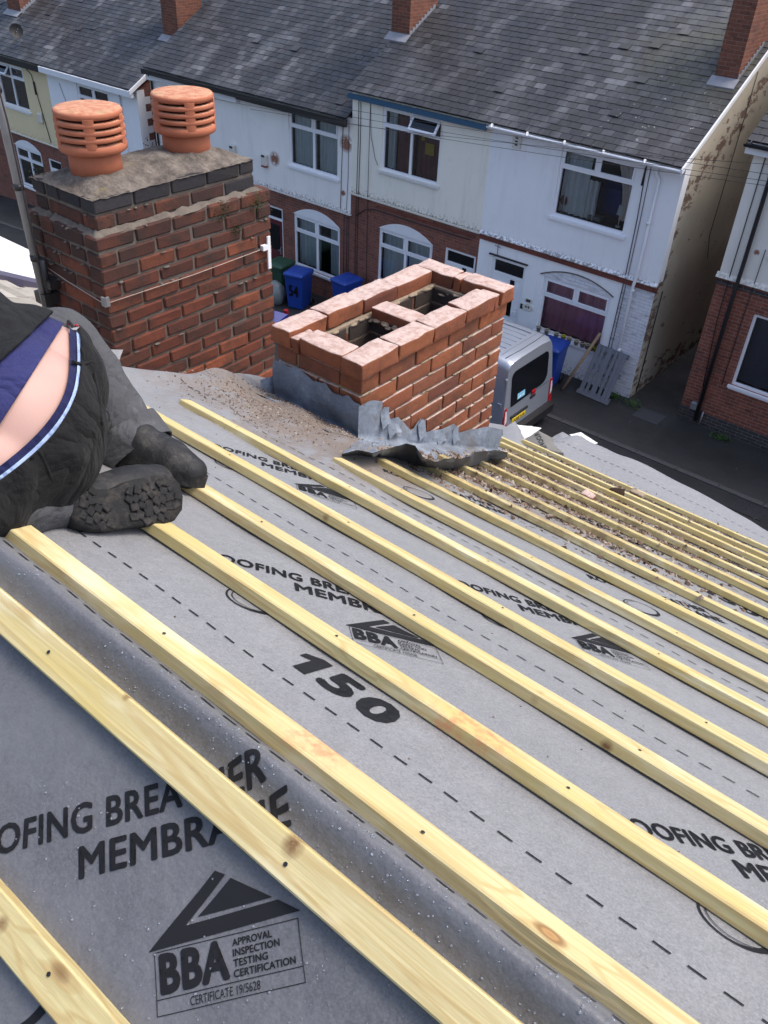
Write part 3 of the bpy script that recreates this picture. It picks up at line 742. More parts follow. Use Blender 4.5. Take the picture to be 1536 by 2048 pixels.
b = MB(); b.box(-3.971, -3.489, 2.216, 3.196, 8.10, ZT-.004); b.box(-4.010, -3.455, 2.178, 3.272, 6.6, ZT-.165)
# weathered fillet on the ledge and smears along the beds
for side in range(4):
    n = 44; P = [[], [], []]
    for i in range(n+1):
        t = i/n
        ox = .03*mn.noise(V((t*9, side*5, 1))); hz = .012*mn.noise(V((t*17, side*7, 3)))
        def pt(a, z_):
            xo, x1_, yo, y1_ = -3.98-a, -3.48+a, 2.207-a, 3.205+a*1.9
            if side == 0: return (xo+(x1_-xo)*t, yo, z_)
            if side == 1: return (x1_, yo+(y1_-yo)*t, z_)
            if side == 2: return (x1_-(x1_-xo)*t, y1_, z_)
            return (xo, y1_-(y1_-yo)*t, z_)
        P[0].append(pt(-.004, ZT-.140+hz*1.6)); P[1].append(pt(.012+ox*.3, ZT-.153+hz*1.2)); P[2].append(pt(.030+ox*.45, ZT-.163+hz*.5))
    b.grid(P, 0, True)
for i in range(45):                     # lumps of squeezed mortar
    z = ZT-.077*random.choice((1, 2.05, 3.05, 4.05, 5.05, 6.05, 8.05, 10.05))-.003; 
    xx, yy = (-3.445 if z < ZT-.1 else -3.48), random.uniform(2.2, 3.25)
    if random.random() < .4: xx, yy = random.uniform(-3.98, -3.48), (2.168 if z < ZT-.1 else 2.207)
    b.sphere((xx, yy, z), random.uniform(.004, .011), random.uniform(.008, .022), random.uniform(.003, .006), 7)
b.obj('mortar', 'mortar_a', c1)
POTS = [(-3.738, 2.422), (-3.735, 2.975)]
def fl_z(x, y):
    e = min(x+3.985, -3.475-x, y-2.202, 3.21-y); e = max(0, e)
    k = min(1, e/.17); k = k*k*(3-2*k)
    return ZT-.004+.055*k+.012*mn.noise(V((x*9, y*9, 1)))*min(1, e*20)+.006*mn.noise(V((x*30, y*30, 5)))+.004
b = MB(); P = []
for i in range(51):
    x = -3.985+.51*i/50; P.append([(x+.006*mn.noise(V((j*.4, i*.2, 1))), 2.202+1.008*j/90, fl_z(x, 2.202+1.008*j/90)) for j in range(91)])
b.grid(P, 0, True); b.obj('flaunching', 'flaunch', c1)
for n_, (px_, py_) in enumerate(POTS):
    zb = fl_z(px_, py_)-.015; PSC = lambda b: (setattr(b, 'v', [V((px_+(q.x-px_)*.92, py_+(q.y-py_)*.92, zb+(q.z-zb)*.80)) for q in b.v]), b)[1]
    b = MB(); b.lathe([(.0, -.02), (.134, -.02), (.132, .125), (.128, .128), (.12, .13)], (px_, py_, zb), 40)
    pot = PSC(b).obj('chimney_pot', 'terracotta', c1)
    b = MB(); prof = [(.12, .122), (.158, .122), (.170, .130), (.172, .150), (.170, .172), (.150, .178), (.128, .178)]
    b.lathe(prof, (px_, py_, zb), 40)
    for q in range(3):
        z0 = .192+q*.041; b.lathe([(.130, z0), (.162, z0), (.170, z0+.003), (.1725, z0+.008), (.1725, z0+.021), (.170, z0+.026), (.160, z0+.029), (.130, z0+.029), (.130, z0)], (px_, py_, zb), 40)
    zc = .315; b.lathe([(.12, zc), (.158, zc), (.168, zc+.006), (.170, zc+.026), (.163, zc+.036), (.15, zc+.040), (.08, zc+.043), (0, zc+.045)], (px_, py_, zb), 40)
    for q in range(5):
        a = -.62+q*2*math.pi/5 + n_*.15; da = .16
        pts = [(px_+r*math.cos(a+s*da), py_+r*math.sin(a+s*da), zb+.165) for r, s in ((.132, -1), (.1695, -1), (.1715, -.5), (.172, 0), (.1715, .5), (.1695, 1), (.132, 1))]
        b.prism(pts, (0, 0, .16))
    cw = PSC(b).obj('louvre_cowl', 'terracotta', pot)
    b = MB(); b.lathe([(.124, .12), (.124, .325)], (px_, py_, zb), 32); PSC(b).obj('slot_shade_core', 'dark', pot)  # dark cylinder stands in for the shade inside, seen through the louvre slots
# moss tufts on the ledge
b = MB()
for cx, cy, cz, rr_, n_ in ((-3.44, 2.93, 8.13, .05, 120), (-3.43, 3.16, 8.12, .05, 120), (-3.44, 3.02, 8.02, .03, 60), (-3.97, 2.24, 8.35, .04, 60), (-3.9, 2.9, 8.36, .05, 50), (-3.95, 2.6, 8.36, .05, 50)):
    for i in range(n_):
        p = V((cx, cy, cz))+V((random.gauss(0, .008), random.gauss(0, rr_*.7), random.gauss(0, rr_*.6)))
        a = V((random.gauss(0, 1), random.gauss(0, 1), random.gauss(0, 1))).normalized()*.006; c_ = V((random.gauss(0, 1), random.gauss(0, 1), random.gauss(0, 1))).normalized()*.004
        b.add([p-a, p+c_, p+a, p-c_], [(0, 1, 2, 3)])
b.obj('moss', 'moss', c1)
# aerial mast strapped to the stack, with lashing wire
t = thing('aerial_mast', 'grey steel aerial mast strapped beside the tall chimney', 'mast', (-3.9, 2.11, 7.7))
b = MB(); m0, m1 = V((-3.90, 2.105, 7.72)), V((-3.985, 2.115, 9.75)); b.tube([m0, m1], .021, 14); b.obj('pole', 'galv', t)
b = MB()
for kz in (.60, 1.02, .26): p = m0+(m1-m0)*(kz/2.03); b.tube([p-V((0, 0, .014)), p+V((0, 0, .014))], .0245, 14)
b.obj('tape_band', 'black', t)
b = MB(); b.box(-3.955, -3.86, 2.085, 2.166, 7.74, 7.80); b.tube([(-3.89, 2.13, 7.6), (-3.885, 2.12, 7.85), (-3.875, 2.12, 7.98)], .022, 8); b.box(-3.93, -3.83, 2.11, 2.165, 7.83, 7.87); b.obj('bracket', 'black', t)
b = MB(); b.tube([m1+V((-.02, -.03, .1)), m0+V((.028, -.012, .9)), m0+V((.03, -.01, .3)), m0+V((.02, 0, .05))], .004, 6); b.obj('coaxial_cable', 'cable', t)
t = thing('lashing_wire', 'thin pale wire stretched round the tall brick chimney', 'wire', (-3.44, 2.16, 7.87))
b = MB(); b.tube([(-3.88, 2.14, 7.93), (-3.70, 2.15, 7.895), (-3.46, 2.155, 7.868), (-3.435, 2.168, 7.868), (-3.43, 2.7, 7.862), (-3.425, 3.17, 7.872)], .0017, 6); b.obj('wire_strand', 'wire', t)
b = MB(); b.box(-3.462, -3.432, 2.152, 2.162, 7.852, 7.898); b.box(-3.442, -3.430, 2.158, 2.180, 7.852, 7.898); b.obj('corner_plate', 'galv', t)
b = MB(); b.obox((-3.425, 3.235, 7.84), V((.004, .0, 0)), V((0, .011, 0)), V((0, 0, .092)), 0); b.obox((-3.43, 3.205, 7.875), V((.012, 0, 0)), V((0, .018, 0)), V((0, 0, .014)), 0); b.obj('end_bracket', 'wpaint', t)

# ------------------------------------------------------------------ lowered open stack
c2 = thing('chimney_stack', 'lowered open red brick stack with two bare flues', 'chimney', (-2.03, 2.65, 7.2), 'brick chimneys on our side of the street')
b = MB(); ZB = 8.154
def bb(x0, x1, y0, y1, zt=ZB, hgt=.066, rot=0.0, nz=.0052):
    M = Matrix.Rotation(rot, 3, 'Z')
    b.cbox(((x0+x1)/2, (y0+y1)/2, zt-hgt/2), ((x1-x0)/2, (y1-y0)/2, hgt/2), .0055, 0, .003, 3, nz, M)
X0, X1, Y0, Y1 = -2.268, -1.79, 2.13, 3.165; d = .104
for i, (a, e) in enumerate(((2.13, 2.346), (2.354, 2.570), (2.578, 2.794), (2.802, 3.010))): bb(X1-d, X1, a, e, ZB+(.002, 0, -.002, .003)[i])
bb(X1-d+.01, X1-.004, 3.018, 3.052, ZB-.006)
for i, (a, e) in enumerate(((2.13, 2.346), (2.356, 2.570), (2.580, 2.796), (2.806, 3.055))): bb(X0, X0+d, a, e, ZB+(.004, .006, .001, -.004)[i], rot=(0, 0, .01, -.01)[i])
bb(-1.892-.215, -1.897, Y0, Y0+d, ZB+.003, rot=.015); bb(-2.158, -2.117, Y0+.004, Y0+d, ZB-.010)
bb(-2.006, X1, Y1-d, Y1, ZB+.001); bb(-2.055, -2.014, Y1-d, Y1-.004, ZB-.006); bb(X0, -2.063, Y1-d, Y1, ZB-.008, nz=.007)
bb(-2.14, -1.925, 2.60, 2.703, ZB-.030, rot=.03)
z = ZB-.075; k = 0
while z > 7.05:
    ring_course(b, -2.25, -1.81, 2.152, 3.145, z, not bool(k % 2), lambda: 0, ch=.0045, jit=.0025, sub=2 if k < 6 else 0, nz=.0022); z -= .075; k += 1
b.obj('brickwork', 'brick_b', c2)
b = MB()
for x0, x1, y0, y1 in ((-2.242, -2.15, 2.16, 3.137), (-1.91, -1.818, 2.16, 3.137), (-2.15, -1.91, 2.16, 2.25), (-2.15, -1.91, 3.045, 3.137)): b.box(x0, x1, y0, y1, 7.0, ZB-.068)
b.box(-2.15, -1.91, 2.607, 2.696, 7.0, ZB-.094)
for i in range(160):
    q = random.random(); y = random.uniform(2.16, 3.14); zz = ZB-.07-.075*random.randint(0, 9)-.002
    if q < .5: b.sphere((-1.812, y, zz), .006, random.uniform(.01, .035), .005, 6)
    elif q < .75: b.sphere((random.uniform(-2.15, -1.9), random.choice((2.245, 2.60, 2.70, 3.05)), ZB-.078+random.uniform(-.02, .0)), random.uniform(.01, .03), random.uniform(.006, .02), .008, 6)
    else: b.sphere((random.choice((-2.15, -1.912)), y, ZB-.074+random.uniform(-.006, .004)), .012, random.uniform(.012, .04), .008, 6)
b.obj('mortar', 'mortar_b', c2)
b = MB()
for y0, y1 in ((2.25, 2.607), (2.696, 3.045)):
    z = ZB-.075; k = 0
    while z > 7.3:
        for (a, e) in ((y0, y0+(.11 if k % 2 else .2)), (y0+(.12 if k % 2 else .21), y1)):
            for xx in (-2.150, -1.910): b.cbox((xx, (a+e)/2, z-.0325), (.006, (e-a)/2-.004, .0325), .003)
        for yy in (y0, y1): b.cbox((-2.03, yy, z-.0325), (.114, .006, .0325), .003)
        z -= .075; k += 1
    b.box(-2.15, -1.91, y0, y1, 7.2, 7.25)
b.obj('flue_lining', 'brick_soot', c2)

# ------------------------------------------------------------------ lead flashing round the open stack
t = thing('lead_flashing', 'crumpled grey lead flashing torn loose around the open stack', 'flashing', (-2.0, 2.6, 7.6))
def crump(p, k, s_=7, seed=0): return p+mn.noise_vector(p*s_+V((seed, seed, 0)))*k+mn.noise_vector(p*s_*3+V((0, seed, seed)))*k*.35
b = MB(); P = []; n = 40                 # back apron on the short face towards the ridge
top = [(-2.262, .135), (-2.20, .12), (-2.12, .135), (-2.05, .105), (-1.98, .12), (-1.92, .10), (-1.86, .115), (-1.79, .10)]
for i in range(n+1):
    X = -2.262+.468*i/n; zr = far(X, 0).z-(2.135-YA)*SN/CS
    ht = lerp_tab(top, X)+.012*mn.noise(V((X*26, 0, 3)))+.045
    row = []
    for j in range(9): row.append(crump(V((X, 2.143-.012*math.sin(j/8*3.1)-.004, zr+ht*(1-j/8)+.01)), .006, 8, 1))
    for j in range(1, 7):
        a = j/6; row.append(crump(V((X-.02*a, 2.135-.16*a, zr+.012+.16*a*SN/CS+.018*a)), .012, 6, 2))
    P.append(row)
b.grid(P, 0, True); b.obj('apron', 'lead', t)
# columns round the long face: torn top edge on the brick, raised outer rim, foot of the rim on the roof
cols = [((725, 806), (688, 908), (684, 914)), ((738, 804), (700, 905), (700, 913)), ((750, 803), (720, 900), (718, 912)), ((764, 804), (745, 906), (742, 916)), ((766, 842), (765, 899), (762, 914)), ((797, 833), (790, 892), (790, 916)), ((812, 848), (815, 888), (812, 922)), ((825, 862), (832, 893), (832, 930)),
        ((842, 836), (850, 917), (852, 936)), ((845, 864), (872, 923), (870, 938)), ((882, 858), (900, 919), (898, 938)), ((909, 848), (925, 914), (924, 936)), ((917, 864), (948, 906), (948, 931)), ((945, 858), (970, 902), (970, 925)), ((972, 854), (992, 899), (990, 916)), ((1006, 858), (1019, 905), (1013, 914))]
T3 = []
for k, (tx, rx, dx) in enumerate(cols):
    A = on_x(tx[0], tx[1], -1.797)
    if k == 0: A.y = 2.118; A.x = -1.792
    yb = min(A.y, 3.22)
    B = V((-1.785, yb, far(0, 0).z-(yb-YA)*SN/CS+.018)); C = on_far(rx[0], rx[1], .045+.055*math.sin(min(1, k/8)*1.57)); D_ = on_far(dx[0], dx[1], .010)
    T3.append((A, B, C, D_))
P = []; Q = []; sub = 8; TR = []
for i in range((len(T3)-1)*sub+1):
    k, f = divmod(i, sub); f /= sub
    if k >= len(T3)-1: k, f = len(T3)-2, 1.0
    A, B, C, D_ = [T3[k][q].lerp(T3[k+1][q], f) for q in range(4)]
    row = []
    for j in range(7): row.append(crump(A.lerp(B, j/7), .006, 9, 5))
    for j in range(11):
        g_ = j/10; row.append(crump(B.lerp(C, g_)-NF*(.045*math.sin(g_*3.14)*min(1, k/4)), .010, 6, 5))
    P.append(row); TR.append((B, C)); R0_ = row[-1]
    Q.append([R0_+V((0, 0, -.001)), crump(R0_.lerp(D_, .35), .006, 9, 2), crump(R0_.lerp(D_, .7), .006, 9, 2), D_])
b = MB(); b.grid(P, 0, True); b.obj('skirt', 'lead', t)
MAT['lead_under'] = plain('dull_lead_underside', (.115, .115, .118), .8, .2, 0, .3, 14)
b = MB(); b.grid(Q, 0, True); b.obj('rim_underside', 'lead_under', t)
b = MB()                                 # small folded tabs against the brick face
for (x, y, w_, h_) in ((842, 838, .05, .075), (785, 835, .07, .06), (880, 862, .06, .045), (910, 851, .05, .07), (768, 812, .06, .07)):
    p = on_x(x, y, -1.797); P = []
    for i in range(8):
        a = i/7-.5; P.append([crump(p+V((.004+.02*(j/6)**2, a*w_, -h_*j/6-abs(a)*h_*.5)), .005, 14, 3) for j in range(7)])
    b.grid(P, 0, True)
b.obj('tab', 'lead', t)
b = MB(); P = []                          # the dark upstand corner beside the back apron
A = [on_far(520, 760, .05), on_far(548, 752, .09), on_far(560, 770, .05)]; B2_ = [on_far(522, 788, .01), on_far(545, 790, .01), on_far(562, 790, .01)]
b.grid([[crump(A[i].lerp(B2_[i], j/5), .008, 9, 4) for j in range(6)] for i in range(3)], 0, True); b.obj('corner_upstand', 'lead', t)

# torn membrane flaps at the eaves and at the party wall
def flap(rows, n1=8, n2=8, k=.008, seed=1):
    P = []
    for i in range((len(rows)-1)*n1+1):
        a, f = divmod(i, n1); f /= n1
        if a >= len(rows)-1: a, f = len(rows)-2, 1.0
        q = [rows[a][j].lerp(rows[a+1][j], f) for j in range(len(rows[0]))]
        r = []
        for j in range((len(q)-1)*n2+1):
            c_, g = divmod(j, n2); g /= n2
            if c_ >= len(q)-1: c_, g = len(q)-2, 1.0
            r.append(crump(q[c_].lerp(q[c_+1], g), k, 8, seed))
        P.append(r)
    return P
def fu(x, y, u):                          # point of a sight line at a given distance down the slope
    d = ray(x, y); p = far(0, u)-CAM; return CAM+d*(p.dot(DF)/d.dot(DF))
b = MB(); b.grid(flap([[fu(1004, 862, 4.0), fu(1006, 878, 3.85), fu(1014, 893, 3.6)], [fu(1030, 842, 4.2), fu(1034, 874, 3.95), fu(1044, 902, 3.7)], [fu(1042, 858, 4.25), fu(1050, 885, 4.0), fu(1062, 910, 3.78)]]), 0, True)
b.grid(flap([[fu(1031, 849, 4.30), fu(1036, 866, 4.25), fu(1044, 879, 4.2)], [fu(1060, 852, 4.5), fu(1056, 866, 4.4), fu(1048, 879, 4.25)], [fu(1083, 856, 4.62), fu(1068, 867, 4.5), fu(1047, 880, 4.25)]], k=.004), 1, True)
o = b.obj('membrane_offcut', ['mem', 'memback'], None, False); tag(centre(o), 'crumpled grey membrane offcut standing up beyond the lead skirt', 'membrane scrap', 'torn membrane scraps')
fc = [[fu(1047, 880, 4.12), fu(1060, 898, 3.95), fu(1078, 911, 3.82)], [fu(1078, 862, 4.30), fu(1090, 885, 4.1), fu(1106, 912, 3.92)], [fu(1128, 886, 4.40), fu(1126, 898, 4.25), fu(1130, 914, 4.05)]]
b = MB(); GF = flap(fc, k=.004, seed=9); b.grid(GF, 0, True)
def on_flap(x, y):                        # x, y in 0..1 across the standing flap
    i, j = x*(len(GF)-1), y*(len(GF[0])-1); a0, c0 = min(int(i), len(GF)-2), min(int(j), len(GF[0])-2)
    p = GF[a0][c0].lerp(GF[a0+1][c0], i-a0).lerp(GF[a0][c0+1].lerp(GF[a0+1][c0+1], i-a0), j-c0); return p-fw*.003
vs, fs = text_mb('ROOFING', .9, .16, .02); b.add([on_flap(.40-(y_-.08), .04+x_) for x_, y_ in vs], fs, 1)
vs, fs = text_mb('BREATHER', .5, .14, .02); b.add([on_flap(.48+x_, .84-(y_-.07)) for x_, y_ in vs], fs, 1)
MAT['mem_shaded'] = plain('membrane_shade_tone', (.15, .145, .135), .8, .2, 0, .25, 12)  # darker copy of the grey membrane: shade of the standing flap put into colour
o = b.obj('membrane_offcut', ['mem_shaded', 'ink'], None, False); tag(centre(o), 'standing membrane flap in a painted shade tone, with printed letters above the lowest battens', 'membrane scrap', 'torn membrane scraps')
b = MB(); b.grid(flap([[fu(1098, 878, 4.45), fu(1110, 884, 4.35)], [fu(1124, 864, 4.55), fu(1120, 884, 4.35)], [fu(1150, 878, 4.5), fu(1150, 886, 4.4)]], k=.004, seed=3), 0, True)
b.grid(flap([[fu(1138, 869, 4.6), fu(1146, 875, 4.5)], [fu(1162, 864, 4.72), fu(1164, 880, 4.5)], [fu(1196, 886, 4.6), fu(1190, 888, 4.55)]], k=.003, seed=6), 1, True)
o = b.obj('membrane_offcut', ['mem', 'memback'], None, False); tag(centre(o), 'white turned-over membrane corner lifted at the eaves edge', 'membrane scrap', 'torn membrane scraps')
b = MB(); b.grid(flap([[at_d(208, 700, 2.86), at_d(206, 748, 2.80)], [at_d(245, 699, 2.92), at_d(226, 752, 2.84)]], k=.008, seed=8), 0, True)
o = b.obj('membrane_offcut', ['mem'], None, False); tag(centre(o), 'small membrane scrap poking up behind the kneeling worker', 'membrane scrap', 'torn membrane scraps')

# ------------------------------------------------------------------ debris on the slope: leaves, mortar crumbs, slate chips
rr = random.Random(11); t_ = NT('debris_mix'); i_ = t_.isl()
MAT['debris'] = t_.fin(t_.ramp(i_, (0, (.05, .035, .025)), (.3, (.11, .075, .055)), (.55, (.17, .115, .085)), (.8, (.24, .19, .15)), (1, (.36, .32, .28))), .9, .2)
b = MB()
def chip(p, s):
    a = V((rr.gauss(0, 1), rr.gauss(0, 1), rr.gauss(0, .5))).normalized()*s; c_ = a.cross(V((rr.gauss(0, .3), rr.gauss(0, .3), 1))).normalized()*s*rr.uniform(.4, .9)
    u_ = NF*s*rr.uniform(.15, .55); k = rr.uniform(.5, 1)
    b.add([p-a, p+c_, p+a*k, p-c_*k, p+u_+a*.1], [(0, 1, 4), (1, 2, 4), (2, 3, 4), (3, 0, 4)])
FBU = [f[1] for f in FB]
n = 0
while n < 6000:
    X = rr.uniform(-1.85, .2); u = rr.uniform(1.9, 3.95)
    dens = max(0, 1-(X+1.7)/1.5)**1.3
    if 2.0 < u < 3.7: dens *= 1.0
    else: dens *= .5
    if X < -1.75 and u < 3.2: continue
    cl = mn.noise(V((X*3, u*3.5, 5)))
    if rr.random() > dens*(.30+1.0*max(0, cl+.1)): continue
    # gather against the upper edge of the next batten down
    nxt = min([q for q in FBU if q-BW > u-.02], default=None)
    if nxt is not None and rr.random() < .6: u = nxt-BW-abs(rr.gauss(0, .045))
    on = any(q-BW <= u <= q for q in FBU)
    if on and rr.random() < .8: continue
    chip(far_surf(X, u, .001+(BH if on else 0)), rr.choice((.004, .005, .006, .008, .011, .014, .018))); n += 1
for i in range(1500):                     # gritty spill beside the back of the stack
    X, u = rr.gauss(-1.98, .16), rr.gauss(1.55, .14)
    if X < -2.3: continue
    chip(far_surf(X, u, .001), rr.choice((.002, .003, .004, .006)))
for i in range(900):
    X = rr.uniform(-2.3, -1.75); u = 1.95-.10*(X+2.2)+rr.gauss(-.06, .06); chip(far_surf(X, u, .004), rr.choice((.002, .003, .005)))
for i in range(260):
    B, C = TR[rr.randrange(30, len(TR))]; chip(B.lerp(C, rr.uniform(.2, .8))-NF*.028, rr.choice((.004, .006, .009)))
for i in range(260): chip(far_surf(rr.uniform(-1.6, .3), rr.uniform(4.0, 4.16), .001), rr.choice((.003, .005, .008)))
for i in range(500): chip(far_surf(rr.uniform(-2.1, 1.2), rr.uniform(.12, 3.9), .001), rr.choice((.0015, .002, .003)))
tag(b.obj('debris', 'debris'), 'brown leaf litter, mortar crumbs and chips on the membrane', 'debris', kind='stuff')
def lump(name, lab, p, s, mat, grp):
    b = MB(); b.cbox(p, s, .008, 0, .006, 2, .006); tag(centre(b.obj(name, mat)), lab, name.split('_')[-1], grp)
lump('mortar_lump', 'pale mortar lump lodged between the lowest battens', far(-1.19, 3.72, .035), (.04, .022, .014), 'mortar_b', 'rubble lumps')
lump('mortar_lump', 'dark mossy lump resting against a lower batten', far(-1.23, 3.50, .022), (.035, .03, .018), 'soil', 'rubble lumps')
lump('brick_fragment', 'orange brick fragment among the leaf litter', far(-1.22, 3.06, .016), (.03, .018, .012), 'brick_b', 'rubble lumps')

# ------------------------------------------------------------------ houses across the street
YF = 17.0
def facade(b, x0, x1, z0, z1, mi, openings=(), y=YF, depth=.11):
    ops = [o for o in openings if o[0] < x1 and o[1] > x0 and o[2] < z1 and o[3] > z0]
    xs = sorted({x0, x1, *[min(max(o[k], x0), x1) for o in ops for k in (0, 1)]}); zs = sorted({z0, z1, *[min(max(o[k], z0), z1) for o in ops for k in (2, 3)]})
    for i in range(len(xs)-1):
        for j in range(len(zs)-1):
            cx, cz = (xs[i]+xs[i+1])/2, (zs[j]+zs[j+1])/2
            if any(o[0] < cx < o[1] and o[2] < cz < o[3] for o in ops): continue
            b.quad((xs[i], y, zs[j]), (xs[i+1], y, zs[j]), (xs[i+1], y, zs[j+1]), (xs[i], y, zs[j+1]), mi)
    for o in ops:
        a, e, c_, d_ = max(o[0], x0), min(o[1], x1), max(o[2], z0), min(o[3], z1)
        b.quad((a, y, c_), (a, y+depth, c_), (a, y+depth, d_), (a, y, d_), mi); b.quad((e, y, c_), (e, y+depth, c_), (e, y+depth, d_), (e, y, d_), mi)
        if o[2] >= z0: b.quad((a, y, c_), (e, y, c_), (e, y+depth, c_), (a, y+depth, c_), mi)
        if o[3] <= z1: b.quad((a, y, d_), (e, y, d_), (e, y+depth, d_), (a, y+depth, d_), mi)
def curtain(b, x0, x1, z0, z1, y, mi, gather=0.0, folds=9):
    n = max(10, int(folds*8)); P = []
    for j in range(7):
        s = j/6; z = z1+(z0-z1)*s; xa, xb = x0+gather*max(0, math.sin(s*1.9))*(x1-x0)*(1 if gather > 0 else 0), x1+gather*max(0, math.sin(s*1.9))*(x1-x0)*(1 if gather < 0 else 0)
        P.append([(xa+(xb-xa)*i/n, y+.03*math.sin(i/n*folds*6.28)+.012*math.sin(i*1.7), z) for i in range(n+1)])
    b.grid(P, mi, True)
def window(par, x0, x1, z0, z1, style='tt', split=.28, curtains=(), y=YF, sill=True, arch=None, open_fan=None, mullion=True, light='dark', transom=True):
    """uPVC window in its opening; style: top lights over lower panes"""
    fr = MB(); d0, d1 = y+.035, y+.095; f = .058
    zt = z1-(z1-z0)*split; xm = (x0+x1)/2
    fr.box(x0, x0+f, d0, d1, z0, z1); fr.box(x1-f, x1, d0, d1, z0, z1); fr.box(x0+f, x1-f, d0, d1, z0, z0+f); fr.box(x0+f, x1-f, d0, d1, z1-f, z1)
    if transom: fr.box(x0+f, x1-f, d0, d1, zt-.035, zt+.035)
    fr.box(xm-.032, xm+.032, d0, d1, (z0+f if mullion else zt+.035), z1-f) if not (mullion and transom) else (fr.box(xm-.032, xm+.032, d0, d1, z0+f, zt-.035), fr.box(xm-.032, xm+.032, d0, d1, zt+.035, z1-f))
    if transom:
        for k, (a, e) in enumerate(((x0+f, xm-.032), (xm+.032, x1-f))):
            if open_fan is not None and open_fan == k: continue
            g = .035; c_, d_ = zt+.035, z1-f
            for q in ((a, a+g, c_, d_), (e-g, e, c_, d_), (a+g, e-g, c_, c_+g), (a+g, e-g, d_-g, d_)): fr.box(q[0], q[1], d0-.014, d0+.02, q[2], q[3])
    wdw = fr.obj('window', 'upvc', par)
    g = MB(); g.quad((x0+f, y+.07, z0+f), (x1-f, y+.07, z0+f), (x1-f, y+.07, z1-f), (x0+f, y+.07, z1-f)); g.obj('pane', 'glass', wdw, False)
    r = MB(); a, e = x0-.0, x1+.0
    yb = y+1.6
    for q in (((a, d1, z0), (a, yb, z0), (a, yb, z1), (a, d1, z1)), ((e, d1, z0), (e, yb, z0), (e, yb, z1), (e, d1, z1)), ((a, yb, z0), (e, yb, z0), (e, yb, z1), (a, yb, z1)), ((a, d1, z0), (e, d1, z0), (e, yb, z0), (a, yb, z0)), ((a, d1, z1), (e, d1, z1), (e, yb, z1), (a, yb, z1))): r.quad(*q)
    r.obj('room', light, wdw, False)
    for (ca, cb, za, zb, mat, gat, fol) in curtains:
        c = MB(); curtain(c, ca, cb, za, zb, y+.19, 0, gat, fol); c.obj('curtain', mat, wdw, False)
    if sill:
        s = MB(); s.box(x0-.05, x1+.05, y-.055, y+.034, z0-.06, z0-.004); s.box(x0-.03, x1+.03, y-.02, y+.03, z0-.10, z0-.06); s.obj('sill', 'sill' if sill == 'old' else 'upvc', wdw)
    if arch:
        h_, mat = arch; n = 18; P = []
        for i in range(n+1):
            tt = i/n*2-1; P.append((x0+(x1-x0)*i/n, y-.012, z1+.004+h_*(1-tt*tt)))
        A = MB(); A.prism(P+[(x1, y-.012, z1+.003), (x0, y-.012, z1+.003)][::1] if False else P, (0, .04, 0)); A.obj('arch_panel', mat, wdw)
    if open_fan is not None:
        k = open_fan; a, e = ((x0+f, xm-.032), (xm+.032, x1-f))[k]; c_, d_ = zt+.02, z1-f; ang = R_(38); o = MB(); hgt = d_-c_
        ay = V((0, -math.sin(ang), -math.cos(ang))); ax = V((1, 0, 0)); an = ax.cross(ay).normalized(); top = V(((a+e)/2, d0-.01, d_))
        W = (e-a)/2
        for (cx, cy, hx, hy) in ((-W+.025, hgt/2, .025, hgt/2), (W-.025, hgt/2, .025, hgt/2), (0, .025, W-.05, .025), (0, hgt-.025, W-.05, .025)): o.obox(top+ax*cx+ay*cy, ax*hx, ay*hy, an*.02)
        fo = o.obj('fanlight', 'upvc', wdw); o = MB(); o.obox(top+ay*hgt/2, ax*(W-.04), ay*(hgt/2-.04), an*.004); o.obj('pane', 'glassblk', fo) if False else o.obj('fanlight_pane', 'glassblk', wdw)
    return wdw
def door(par, x0, x1, z0, z1, y=YF, leaf='upvc', leaf_h=1.98, tw=True, glazed='slit'):
    b = MB(); f = .06; d0, d1 = y+.03, y+.09
    b.box(x0, x0+f, d0, d1, z0, z1); b.box(x1-f, x1, d0, d1, z0, z1); b.box(x0+f, x1-f, d0, d1, z1-f, z1); zt = z0+leaf_h
    if tw: b.box(x0+f, x1-f, d0, d1, zt, zt+.06)
    dr = b.obj('door', 'upvc', par)
    b = MB(); b.box(x0+f, x1-f, d0+.012, d1-.012, z0+.02, zt); 
    xa, xb = x0+f, x1-f
    if leaf == 'upvc':
        for q in ((xa+.11, xb-.11, z0+.2, z0+.75), (xa+.11, xb-.11, z0+.9, zt-.15)): b.box(q[0], q[1], d0-.002, d0+.014, q[2], q[3])
    b.obj('door_leaf', leaf, dr)
    b = MB(); yy = d0-.006
    if glazed == 'slit': b.box(xb-.32, xb-.20, yy, d0, z0+.85, z0+1.75)
    else: b.box(xa+.12, xb-.12, d0+.004, d0+.014, z0+.98, zt-.14)
    b.obj('door_glass', 'glassblk', dr)
    if tw: b = MB(); b.quad((x0+f, d0+.03, zt+.06), (x1-f, d0+.03, zt+.06), (x1-f, d0+.03, z1-f), (x0+f, d0+.03, z1-f)); b.obj('transom_pane', 'glassblk', dr, False)
    b = MB(); b.box(xb-.09, xb-.06, yy-.02, d0+.01, z0+.9, z0+1.1); b.box(xb-.16, xb-.05, yy-.045, yy-.025, z0+1.0, z0+1.02); b.obj('handle', 'upvc' if leaf == 'upvc' else 'galv', dr)
    return dr
PR = R_(29); PC, PS = math.cos(PR), math.sin(PR)
